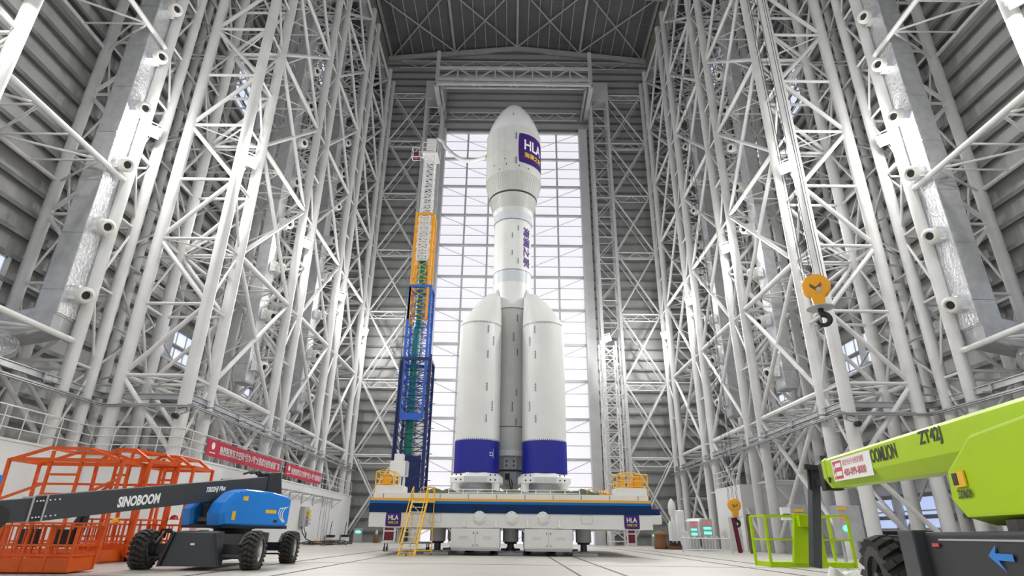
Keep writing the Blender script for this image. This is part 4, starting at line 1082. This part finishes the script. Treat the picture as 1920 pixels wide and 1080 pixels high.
# hanging straps, helmets
o = MB().path([(-14.35,21.1,1.6),(-14.42,21.0,1.2),(-14.45,21.05,.75)],[.06,.12,.09],8).path([(-14.2,21.1,1.6),(-14.2,21.0,1.1),(-14.28,21.05,.7)],[.06,.10,.08],8).build('rubber_strap', M_BLACK); tag(o, 'pair of black rubber straps hanging on the middle orange cage', 'strap')
def helmet(label, p, m):
    o = MB().lathe([(.15,0),(.19,.0),(.19,.015),(.14,.02),(.13,.08),(.10,.13),(.05,.165),(.001,.17)], p, 24).build('safety_helmet', m, smooth=True); return tag(o, label, 'helmet')
helmet('yellow safety helmet hanging inside the middle orange cage', (-13.3, 21.25, 1.2), M_YEL)
helmet('red safety helmet hanging on the rightmost orange cage', (-12.15, 22.7, 1.33), mat('helmet_red', (.5,.01,.02), .3))
# front basket on the floor
t = thing('basket', 'low orange work basket in the bottom left corner, below the dark boom', 'basket', (-12.9, 15.2, 0), R(6), 'orange lift cages parked by the left wall')
L, Wd = 2.35, 1.1
MB().box(0,L,0,Wd,.03,.08).build('floor_grate', M_ORANGE, t)
MB().box(.0,L,-.01,.02,.05,.34).box(L-.02,L+.01,0,Wd,.05,.34).box(0,L,Wd-.02,Wd,.05,.34).build('kick_plate', M_ORANGE, t)
for x in (0,.62,1.25,1.8,L):
    for y in (0,Wd): bars(t, 'post', [((x,y,.05),(x+.04,y,1.05))], .06)
bars(t, 'rail', [((0,y,z),(L,y,z)) for y in (0,Wd) for z in (1.05,.62,.40)]+[((L,0,z),(L,Wd,z)) for z in (1.05,.62,.40)], .05)
bars(t, 'baluster', [((.2+.2*i,0,.34),(.2+.2*i,0,1.05)) for i in range(11)]+[((.2+.2*i,Wd,.34),(.2+.2*i,Wd,1.05)) for i in range(11)], .028)
o = MB().lathe([(.42,0),(.40,.10),(.30,.19),(.15,.24),(.001,.25)], (-11.95,15.75,.09), 28).build('orange_dome', M_ORANGE, smooth=True); tag(o, 'rounded orange cover lying inside the low orange basket', 'cover')
for x0 in (.5, 1.35): box(x0,x0+.42,.95,1.06,.55,.98).build('control_panel', M_BLACK, t, bevel=.02)
# wrapped bundle behind the dark lift
o = MB().lathe([(.30,0),(.36,.15),(.33,.5),(.36,.85),(.28,1.15),(.16,1.35),(.05,1.42)], (-11.95,24.2,.0), 18).build('wrapped_bundle', M_BAG, smooth=True); tag(o, 'standing bundle wrapped in pale plastic behind the dark boom lift', 'bundle')

# ------------------------------------------------------------------ lime boom lift at the right
ZL = thing('boom_lift', 'lime green boom lift at the right edge, black chassis, arm pointing inwards', 'boom lift', (5.3, 7.6, 0), R(-13.5))
def zsec(y0, y1, k=1.0, dz=0):
    def zz(y): return 2.00+(y-0)*.035+dz
    P = [(-.27,.20),(-.27,-.10),(-.17,-.27),(.17,-.27),(.27,-.10),(.27,.20),(.2,.25),(-.2,.25)]
    return MB().frustum([(x*k,y0,zz(y0)+z*k) for x,z in P],[(x*k,y1,zz(y1)+z*k) for x,z in P])
zb = zsec(-4.2, 4.0).build('main_boom', M_LIME, ZL, bevel=.008)
zsec(3.9, 4.12, 1.05).build('boom_collar', M_LIME, zb, bevel=.01); zsec(4.12, 4.2, .98).build('collar_seal', M_BLACK, zb); zsec(4.2, 4.5, .8).build('inner_boom', M_DARK2, zb)
MB().lathe([(.001,-.29),(.05,-.29),(.05,-.27),(.001,-.27)],(0,3.75,1.98),16,'X').build('boom_pin', M_BLACK, zb)
MB().box(-.2,.12,4.45,4.75,1.85,2.35).bar((-.1,4.6,2.3),(-.1,4.7,2.5),.1).build('boom_head', M_BLACK, zb)
def on_z(y, z, x=-.272): return lambda u, v, d: Vector((x-d, y-u, z-u*.035+v))
text('boom_lettering', 'OOMLION', M_LETB, zb, on_z(.80, 2.095), w=1.02, h=.20, bold=.03)
text('model_lettering', 'ZT42J', M_LETB, zb, on_z(-.80, 2.08), w=.62, h=.20, bold=.03)
st_ = MB(); st_.add([on_z(2.35,2.09)(u,v,.003) for u,v in ((-1.1,-.20),(1.02,-.20),(1.02,.16),(-1.1,.16))],[(0,1,2,3)]); st_ = st_.build('rental_sticker', M_LET, zb)
r_ = MB(); r_.add([on_z(2.35,2.09)(u,v,.006) for u,v in ((-1.04,-.17),(-.50,-.17),(-.50,.13),(-1.04,.13))],[(0,1,2,3)]); r_.build('sticker_block', M_REDL, st_)
r_ = MB(); 
for u0,v0,w_,h_ in ((-.88,.02,.34,.07),(-.88,-.12,.34,.07)): r_.add([on_z(2.35,2.09)(u,v,.008) for u,v in ((u0,v0),(u0+w_,v0),(u0+w_,v0+h_),(u0,v0+h_))],[(0,1,2,3)])
for c_ in (.02,-.10): r_.add([on_z(2.35,2.09)(-.96+du,c_+dv,.008) for du,dv in ((0,-.06),(.05,0),(0,.06),(-.05,0))],[(0,1,2,3)])
r_.build('sticker_emblem', M_LET, st_)
text('sticker_line', '高空作业平台租赁销售', M_REDL, st_, (lambda u,v,d: on_z(2.35,2.09)(u+.14, v+.075, .004+d)), w=1.12, h=.10)
text('sticker_number', '400-099-8000', M_REDL, st_, (lambda u,v,d: on_z(2.35,2.09)(u+.16, v-.085, .008)), w=1.15, h=.12, bold=.01)
# counterweight cover
cp = [(-2.10,1.58),(-2.75,1.86),(-4.6,1.90),(-4.6,1.12),(-2.28,1.12),(-2.04,1.30)]
cv = MB(); n = len(cp)
lo_ = [[(x, -3.2+(y+3.2)*k, 1.5+(z-1.5)*k) for y, z in cp] for x, k in ((-.30,1.02),(-.52,1.02),(-.78,.86))]
v = [p for l in lo_ for p in l]; f = [tuple(range(n)), tuple(range(3*n-1,2*n-1,-1))]+[(j*n+i,(j+1)*n+i,(j+1)*n+(i+1)%n,j*n+(i+1)%n) for j in range(2) for i in range(n)]
cvo = cv.add(v, f).build('counterweight_cover', M_LIME, ZL, bevel=.02)
MB().box(-.775,-.70,-2.42,-2.32,1.17,1.21).build('cover_latch', M_BLACK, cvo)
s_ = MB(); s_.box(-.80,-.785,-2.58,-2.36,1.42,1.55); s_.build('yellow_sticker', M_YEL, cvo)
MB().box(-.805,-.80,-2.46,-2.37,1.44,1.54).build('sticker_block', M_DARK2, cvo)
text('cover_lettering', 'ZOOMLION', M_LETB, cvo, (lambda u,v,d: Vector((-.79-d, -2.50-u, 1.365+v))), w=.26, h=.075, bold=.04)
# chassis, seen dark below the cover
ch = box(-.85,.7,-4.6,-1.2,.62,1.06).build('chassis', M_DARK2, ZL, bevel=.03)
box(-.95,-.80,-1.55,-1.15,.40,1.08).build('chassis_cheek', M_DARK, ch, bevel=.02)
box(-.88,.6,-4.4,-1.8,.30,.62).build('belly', M_BLACK, ch)
MB().lathe([(.7,1.02),(.7,1.14)],(-.1,-3.2,0),28).build('slewing_ring', M_BLACK, ch)
box(-.86,-.84,-4.4,-1.9,.985,1.0).build('edge_strip', M_CAB, ch)
ar = MB(); ar.add([(-.865,y,z) for y,z in ((-2.78,.88),(-2.93,.96),(-2.90,.90),(-3.15,.90),(-3.15,.85),(-2.92,.85),(-3.0,.77))],[(0,1,2,3,4,5,6)]); ar.build('arrow_sticker', M_SKYB, ch)
box(-.87,-.865,-1.9,-1.75,.93,.96).build('red_label', M_REDL, ch)
w1 = lift_wheel(ZL, -.75, -.15, .50, .42, -1, 20, M_DARK); lift_wheel(ZL, .75, -.15, .50, .42, 1, 20, M_DARK)
MB().bar((-.6,-.15,.5),(.6,-.15,.5),.25).bar((0,-.2,.6),(0,-1.4,.75),.5,.3).build('axle', M_DARK2, ch)
# jib and green basket at the boom end
jb = thing('jib_basket', 'lime green work basket hanging from a dark upright jib at the boom end', 'basket', (6.2, 12.6, 0), 0)
MB().bar((-.18,.1,.45),(.14,.1,2.35),.17,.2).build('jib_arm', M_DARK, jb, bevel=.01)
MB().bar((-.02,.05,1.9),(-.0,.05,2.4),.06).bar((.1,.2,2.0),(.20,-.55,2.1),.12).bar((-.1,.0,2.35),(.3,-.1,2.3),.1).build('jib_link', M_BLACK, jb)
gx0, gx1, gy0, gy1, gz0, gz1 = -.80, .95, .7, 1.5, .42, 1.42
for x in (gx0, gx1):
    for y in (gy0, gy1): bars(jb, 'post', [((x,y,gz0),(x,y,gz1))], .05, M_LIME)
bars(jb, 'rail', [((gx0,y,z),(gx1,y,z)) for y in (gy0,gy1) for z in (gz1,.95)]+[((x,gy0,z),(x,gy1,z)) for x in (gx0,gx1) for z in (gz1,.95)], .035, M_LIME)
MB().box(gx0,gx1,gy0,gy1,gz0,gz0+.1).build('basket_floor', M_LIME, jb)
MB().frustum([(-.36,.6,.5),(-.02,.6,.5),(-.02,.7,.5),(-.36,.7,.5)],[(-.20,.6,1.45),(.32,.6,1.45),(.32,.7,1.45),(-.20,.7,1.45)]).build('mount_plate', M_LIME, jb)
box(.05,.3,.55,.62,.5,1.4).build('mount_plate', M_LIME, jb)
box(-.18,.28,.45,.6,1.2,1.42).build('rotator_cover', M_LIME, jb)
# ------------------------------------------------------------------ crane hooks
def crane_hook(label, loc, rz, top, k=1.0):
    t = thing('crane_hook', label, 'crane hook', loc, rz, 'yellow overhead crane hook blocks')
    mb = MB().lathe([(.001,-.20*k),(.30*k,-.20*k),(.42*k,-.16*k),(.45*k,-.08*k),(.45*k,.08*k),(.42*k,.16*k),(.30*k,.20*k),(.001,.20*k)], (0,0,0), 36, 'Y')
    b = mb.build('pulley_block', M_YEL2, t, smooth=True)
    MB().frustum([(-.17*k,-.15*k,-.74*k),(.17*k,-.15*k,-.74*k),(.17*k,.15*k,-.74*k),(-.17*k,.15*k,-.74*k)],[(-.22*k,-.19*k,-.28*k),(.22*k,-.19*k,-.28*k),(.22*k,.19*k,-.28*k),(-.22*k,.19*k,-.28*k)]).build('yoke', M_YEL2, t, bevel=.03)
    mb = MB()
    for q in (0,.07*k):
        mb.bar((-.20*k,-.21*k,.06*k-q),(-.03*k,-.21*k,-.10*k-q),.03*k,.01,up=(0,1,0)).bar((-.03*k,-.21*k,-.10*k-q),(.16*k,-.21*k,.06*k-q),.03*k,.01,up=(0,1,0))
    mb.build('chevron_mark', M_BLACK, b)
    MB().lathe([(.001,-.22*k),(.08*k,-.22*k),(.08*k,-.20*k)],(.05*k,0,-.16*k),14,'Y').build('pin_head', M_CAB, b)
    MB().lathe([(.001,-.80*k),(.43*k,-.79*k),(.43*k,-.76*k),(.001,-.74*k)], n=36).build('guard_disc', M_CAB, t)
    pts = [(0,0,-.78*k),(0,0,-.98*k)]; rr = [.09*k,.09*k]
    for i in range(11):
        a = R(100)-R(27)*i; pts.append((.0+math.cos(a)*.19*k+.03*k, 0, -1.20*k+math.sin(a)*.19*k)); rr.append((.115-.006*i if i else .10)*k)
    MB().path(pts, rr, 12).build('hook', M_BLACK, t, smooth=True)
    ro = []
    for x in (-.36,-.28,-.08,.02,.22,.30):
        r_ = MB().tube((x*k,0,.2*k),(x*k,0,top-loc[2]),.012,5).build('wire_rope', M_DARK, t)
    return t
crane_hook('big yellow crane hook block hanging high in front of the right towers', (10.45, 18.5, 8.95), R(-25), 62, 1.0)
crane_hook('small-looking yellow crane hook low in front of the white block on the right', (14.4, 40.0, 2.85), R(0), 62, .92)

# ------------------------------------------------------------------ along the left annex wall
t = thing('cable_bracket_row', 'row of grey angle brackets carrying conduits on the left white wall', 'pipe brackets', (-17.0, 36.0, 3.0))
for i in range(9):
    y = i*2.9; MB().bar((0,y,.75),(.9,y,.75),.05).bar((.05,y,.1),(.85,y,.75),.05).bar((.03,y,0),(.03,y,.8),.05).build('bracket', M_CAB, t)
for i, x in enumerate((.35,.55,.75)): strut('conduit', (x,0,.80),(x,23.5,.80),.03, t, M_CAB, 6)
for i, (y, x) in enumerate(((19.0,.3),(20.0,.3),(20.6,.3),(21.6,.3))): strut('drop_pipe', (x,y,-2.9),(x,y,.8),.03, t, M_CAB, 6)
t = thing('electrical_cabinet', 'grey electrical cabinet with a stack of breakers on the left white wall', 'cabinet', (-17.0, 50.6, 0))
MB().box(0,.35,0,1.3,1.35,2.85).build('cabinet_body', M_CAB, t, bevel=.02); 
for i in range(4): MB().box(.35,.55,.55,1.25,1.5+.3*i,1.68+.3*i).build('breaker', M_LETY if i > 1 else M_CAB, t)
MB().path([(.2,.2,1.35),(.3,.3,.9),(.5,.8,.4),(.9,2.2,.12)],.04,6).path([(.2,.8,1.35),(.35,.9,.8),(.3,1.3,.5),(.4,1.0,.9)],.03,6).build('cable', M_BLACK, t)
def wall_socket(label, y, z):
    o = MB().box(-17.02,-16.94,y-.18,y+.18,z-.2,z+.2).box(-16.94,-16.92,y-.1,y+.1,z-.12,z-.02).build('socket_box', M_PLAST, bevel=.01); tag(o, label, 'socket box')
wall_socket('small white socket box on the left wall nearer the dark boom lift', 47.2, 1.95)
wall_socket('small white socket box on the left wall near its far corner', 60.5, 2.0)
for y, lb in ((58.3, 'small floor fan unit with a cord, against the left white wall'), (63.5, 'small dark equipment case at the far end of the left white wall')):
    o = thing('floor_unit', lb, 'equipment', (-16.5, y, 0)); MB().box(-.35,.35,-.3,.3,.0,.55).build('case', M_WHITE, o, bevel=.04); MB().box(-.36,.36,-.31,.31,.5,.72).build('lid', M_BLACK, o, bevel=.05)
    MB().bar((-.1,0,.72),(.0,0,1.9),.05).build('cord', M_BLACK, o)
rn = random.Random(5)
for k in range(7):
    pts = []; x0 = rn.uniform(-16.2,-13.8); y0 = rn.uniform(45,57)
    for i in range(26):
        a = i*.5; r_ = rn.uniform(.7,1.1)*(.9 if k < 4 else 1.3); pts.append((x0+math.cos(a)*r_+i*.02, y0+math.sin(a)*r_*2.4, .05+.30*abs(math.sin(a*.5+k))*rn.random()))
    o = MB().path(pts,.022 if k < 5 else .035,5).build('cable_coil', M_BLACK if k != 3 else M_YEL2)
    tag(o, 'loose tangle of thin cables on the floor beside the left white wall', 'cable', 'cable tangle on the floor by the left wall')
# end-wall small things
def exit_lamp(label, x, y, z):
    t = thing('exit_lamp', label, 'exit lamp', (x, y, z), 0, 'green glowing lamps low on the end wall')
    box(-.45,.45,0,.12,-1.0,.35).build('lamp_board', M_CAB, t); MB().lathe([(.001,-.04),(.22,-.04),(.26,0)],(0,0,.0),20,'Y').xf(Matrix.Diagonal((1.2,1,.5,1))).build('green_lamp', M_GLASSG, t)
exit_lamp('green glowing lamp low on the end wall left of the platform', -16.0, 66.6, 1.0)
exit_lamp('green glowing lamp low on the end wall right of the platform', 15.3, 66.6, 1.0)
def fire_cab(label, x, y):
    t = thing('fire_cabinet', label, 'fire cabinet', (x, y, 0), 0, 'maroon fire cabinets by the end wall')
    box(-.62,.62,0,.35,0,2.4).build('cabinet_frame', M_WHITE, t)
    for z0, z1 in ((.25,1.05),(1.2,2.25)): box(-.48,.48,-.03,0,z0,z1).build('cabinet_door', M_MAROON, t)
fire_cab('maroon and white fire cabinet by the end wall, left, behind the ladder', -12.5, 65.4)
fire_cab('maroon and white fire cabinet by the end wall, under the right platform sign', 12.4, 65.4)
t = thing('fire_extinguisher', 'bronze and silver cylinder standing by the end wall left of the maroon cabinet', 'fire extinguisher', (-13.6, 64.5, 0))
MB().lathe([(.24,0),(.26,.05),(.26,.62),(.16,.78)], n=20).build('cylinder', M_BROWN, t, smooth=True); MB().lathe([(.16,.78),(.14,1.05),(.05,1.2),(.001,1.22)], n=20).build('valve', M_GALV, t, smooth=True)
t = thing('flat_trolley', 'low flat white trolley under the left end of the platform', 'trolley', (-6.1, 36.5, 0))
MB().box(-1.2,1.6,-.5,.5,.42,.52).build('trolley_deck', M_WHITE, t); 
for x in (-1.0,1.4):
    for y in (-.4,.4): MB().lathe([(.13,-.04),(.13,.04)],(x,y,.13),16,'X').bar((x,y,.13),(x,y,.42),.05).build('castor', M_DARK, t)
MB().lathe([(.32,.52),(.32,1.15),(.2,1.22)],(-.1,0,0),20).build('steel_drum', M_GALV, t, smooth=True)

# ------------------------------------------------------------------ right-hand side small things
t = thing('model_rocket', 'waist-high white model rocket with dark engines right of the platform', 'model rocket', (12.95, 50.0, 0))
MB().lathe([(.24,1.35),(.24,1.9),(.15,2.05),(.16,2.45)], n=24).build('core', M_UW, t, smooth=True)
MB().lathe([(.17,2.45),(.28,2.6),(.30,3.1),(.27,3.35),(.15,3.62),(.001,3.78)], n=24).build('fairing', M_UW, t, smooth=True)
for sx in (-1, 1): MB().lathe([(.17,.62),(.17,1.75),(.12,1.95),(.001,2.1)],(sx*.28,-.15,0),20).build('booster', M_UW, t, smooth=True)
MB().lathe([(.16,.6),(.16,1.6)],(0,-.1,0),20).build('core_tank', M_UW, t, smooth=True)
for sx in (-.3,-.02,.3): MB().lathe([(.2,.25),(.12,.5),(.1,.62)],(sx,-.15,0),18).build('engine_bell', M_BLACK, t)
box(-.6,.6,-.4,.4,0,.25).build('plinth', M_BROWN, t)
o = MB().lathe([(.5,0),(.55,.2),(.45,.8),(.5,1.1),(.3,1.3),(.001,1.35)],(11.95,50.5,0),14).build('covered_crate', M_BROWN); tag(o, 'brown covered stack on the floor just left of the model rocket', 'crate')
t = thing('drum_stand', 'white drum on a boxy white stand behind the model rocket', 'drum', (15.2, 52.0, 0))
MB().lathe([(.95,1.0),(1.0,1.1),(1.0,2.1),(.8,2.3),(.3,2.35)],(0.3,0,0),28).build('drum', M_UW, t, smooth=True); box(-1.8,-.5,-.5,.5,0,1.35).build('stand_box', M_UW, t, bevel=.03)
MB().lathe([(.38,1.35),(.38,2.9),(.3,2.95)],(-1.15,0,0),20).build('tank', M_UW, t, smooth=True)
def board(label, x, y, z, w, h):
    t = thing('indicator_board', label, 'control board', (x, y, 0), 0, 'lit control boards right of the platform')
    box(-w/2,w/2,0,.5,0,h).build('board_case', M_CAB, t, bevel=.02)
    box(-w*.35,w*.35,-.03,0,h*.52,h*.60).build('green_row', M_GLASSG, t); box(-w*.35,w*.35,-.03,0,h*.68,h*.74).build('green_row', M_GLASSG, t)
    for dx in (-.25,.25): MB().lathe([(.001,-.04),(.08,-.04),(.09,0)],(dx*w,0,h*.88),12,'Y').build('red_lamp', M_REDI, t)
board('grey control board with green rows, left one of the lit boards', 13.55, 46.5, 0, .6, 2.0); board('grey control board with green rows, right one of the lit boards', 14.45, 46.2, 0, .75, 2.15)
t = thing('barrier_fence', 'low white tube barrier with many bars on the floor right of the platform', 'fence', (11.4, 42.0, 0))
for z, y in ((.85,0),(.85,.4),(.15,0)): strut('rail', (0,y,z),(3.3,y,z),.035,t,M_UW,6)
for i in range(16): strut('baluster', (.1+.206*i,0,.1),(.1+.206*i,0,.85),.018,t,M_UW,6); 
for i in range(9): MB().path([(.1+.38*i,0,.85),(.1+.38*i,.1,1.0),(.1+.38*i,.3,1.0),(.1+.38*i,.4,.85)],.02,5).build('hoop', M_UW, t)
strut('leg', (-.1,-.1,0),(.25,0,.85),.03,t,M_UW,6); strut('leg', (3.3,0,0),(3.3,0,.85),.03,t,M_UW,6); strut('leg', (3.3,.4,0),(3.3,.4,.85),.03,t,M_UW,6); strut('leg', (.1,.4,0),(.1,.4,.85),.03,t,M_UW,6)
t = thing('wall_door', 'narrow cream door standing in the white block behind the small hook', 'door', (16.8, 47.1, 0)); box(-.45,.45,-.05,.05,0,2.3).build('door_leaf', M_NOZ, t); box(.3,.36,-.1,-.05,1.0,1.1).build('handle', M_GALV, t)
o = MB().bar((15.15,42.0,0),(14.95,42.0,2.15),.28,.08,up=(0,1,0)).build('red_panel', M_MAROON); tag(o, 'upright dark red panel leaning beside the white block on the right', 'panel')
t = thing('wrapped_post', 'olive wrapped post with strap standing right of the small hook', 'post', (15.6, 41.0, 0)); MB().lathe([(.17,0),(.2,.5),(.18,1.2),(.21,1.9),(.14,2.35)], n=14).build('wrapping', mat('olive_wrap', (.16,.13,.05), .8, bump=.5), t); MB().path([(.15,-.1,1.6),(.3,-.15,1.3),(.15,-.15,1.0)],.04,6).build('strap', M_GOLD, t)
t = thing('distribution_cabinet', 'grey distribution cabinet with cables and yellow breakers beside the green basket', 'cabinet', (16.75, 36.2, 0))
box(-.45,.55,0,.5,1.0,2.75).build('cabinet_body', M_GALV, t, bevel=.02); box(-.95,-.45,.1,.4,1.9,2.6).build('notice_board', M_LET, t); box(-.9,-.5,.08,.1,2.2,2.24).build('notice_line', M_LETB, t); box(-.85,-.55,.08,.1,2.05,2.08).build('notice_line', M_LETB, t)
for i in range(3): box(-.3,.2,-.12,0,1.95+.2*i,2.08+.2*i).build('breaker', M_LETY, t)
MB().path([(-.1,0,1.0),(-.05,-.1,.6),(.1,-.1,.3),(.0,-.1,.02)],.04,6).path([(.1,0,1.0),(.3,-.1,.7),(.05,-.1,.4),(.15,-.1,.02)],.04,6).build('cable', M_BLACK, t)
for x in (-.3,.4): MB().bar((x,.3,0),(x,.3,1.0),.08).build('leg', M_GALV, t)
t = thing('distribution_cabinet', 'grey wall cabinet with a green lit panel behind the lime boom basket', 'cabinet', (12.05, 22.0, 0))
box(-.5,.3,0,.5,.9,2.05).build('cabinet_body', M_GALV, t, bevel=.02); MB().lathe([(.001,-.05),(.09,-.05),(.10,0)],(-.32,0,1.3),18,'Y').build('green_lamp', M_GLASSG, t); box(-.5,-.3,-.03,0,1.6,1.7).build('red_lamp', M_REDI, t); box(-.5,-.2,-.03,0,1.9,2.0).build('yellow_plate', M_YEL, t)
for x in (-.4,.4): MB().bar((x,.25,0),(x,.25,.9),.08).build('leg', M_GALV, t)
# bags and sheets on the floor near the lime lift
def bag(nm, label, c, sx, sy, sz, m, seed, cat='bag'):
    rn = random.Random(seed); bm = bmesh.new(); bmesh.ops.create_icosphere(bm, subdivisions=3, radius=1)
    for v in bm.verts:
        k = 1+.16*math.sin(v.co.x*5+seed)+.12*math.sin(v.co.y*7+seed*2)+.1*math.sin(v.co.z*6); v.co = Vector((v.co.x*sx*k, v.co.y*sy*k, max(-.0, (v.co.z+.55)*sz*k)))
    me = bpy.data.meshes.new(nm); bm.to_mesh(me); bm.free(); me.materials.append(m)
    for p in me.polygons: p.use_smooth = True
    o = bpy.data.objects.new(nm, me); COL.objects.link(o); o.location = c; return tag(o, label, cat)
bag('plastic_bag', 'crumpled white plastic sack on the floor at the foot of the lime basket', (6.0,11.3,0), .40,.35,.28, M_BAG, 2)
bag('plastic_bag', 'white plastic sack lying against the big tyre of the lime lift', (4.75,9.3,0), .26,.3,.36, M_BAG, 4)
bag('plastic_bag', 'pile of white sacks on the floor behind the tyre of the lime lift', (7.05,10.7,0), .55,.4,.42, M_BAG, 7)
o = MB().frustum([(5.0,12.6,.0),(6.6,12.9,.0),(6.6,13.3,.0),(5.0,13.2,.0)],[(5.1,12.7,.10),(6.5,12.95,.16),(6.5,13.2,.14),(5.1,13.1,.1)]).build('folded_sheet', M_BAG, bevel=.03); tag(o, 'folded pale sheet on the floor in front of the lime basket', 'sheet')
o = MB().frustum([(4.1,9.6,.0),(4.9,10.2,.0),(4.7,10.7,.0),(4.0,10.1,.0)],[(4.15,9.7,.05),(4.85,10.2,.04),(4.68,10.6,.05),(4.05,10.1,.05)]).build('green_sheet', mat('mint_sheet', (.15,.55,.42), .5), bevel=.01); tag(o, 'pale green plastic sheet on the floor by the lime lift tyre', 'sheet')
# cameras on the rails
for s in (-1, 1):
    t = thing('security_camera', 'small black camera hung under the %s service rail corner' % SIDE[s], 'camera', (mx(-17.6, s), 30.75, 6.75))
    MB().bar((0,0,.2),(0,0,-.05),.05).bar((0,0,-.05),(-.1*s,-.15,-.2),.05).build('arm', M_GALV, t); MB().lathe([(.12,-.2),(.15,-.05),(.15,.12),(.1,.2)],(-.15*s,-.2,-.3),16,'Y').build('camera_body', M_BLACK, t)
    MB().path([(-.1*s,0,.1),(-.5*s,0,.2),(-.6*s,0,-.05),(-.3*s,-.1,-.2)],.02,6).build('cable', M_BLACK, t)
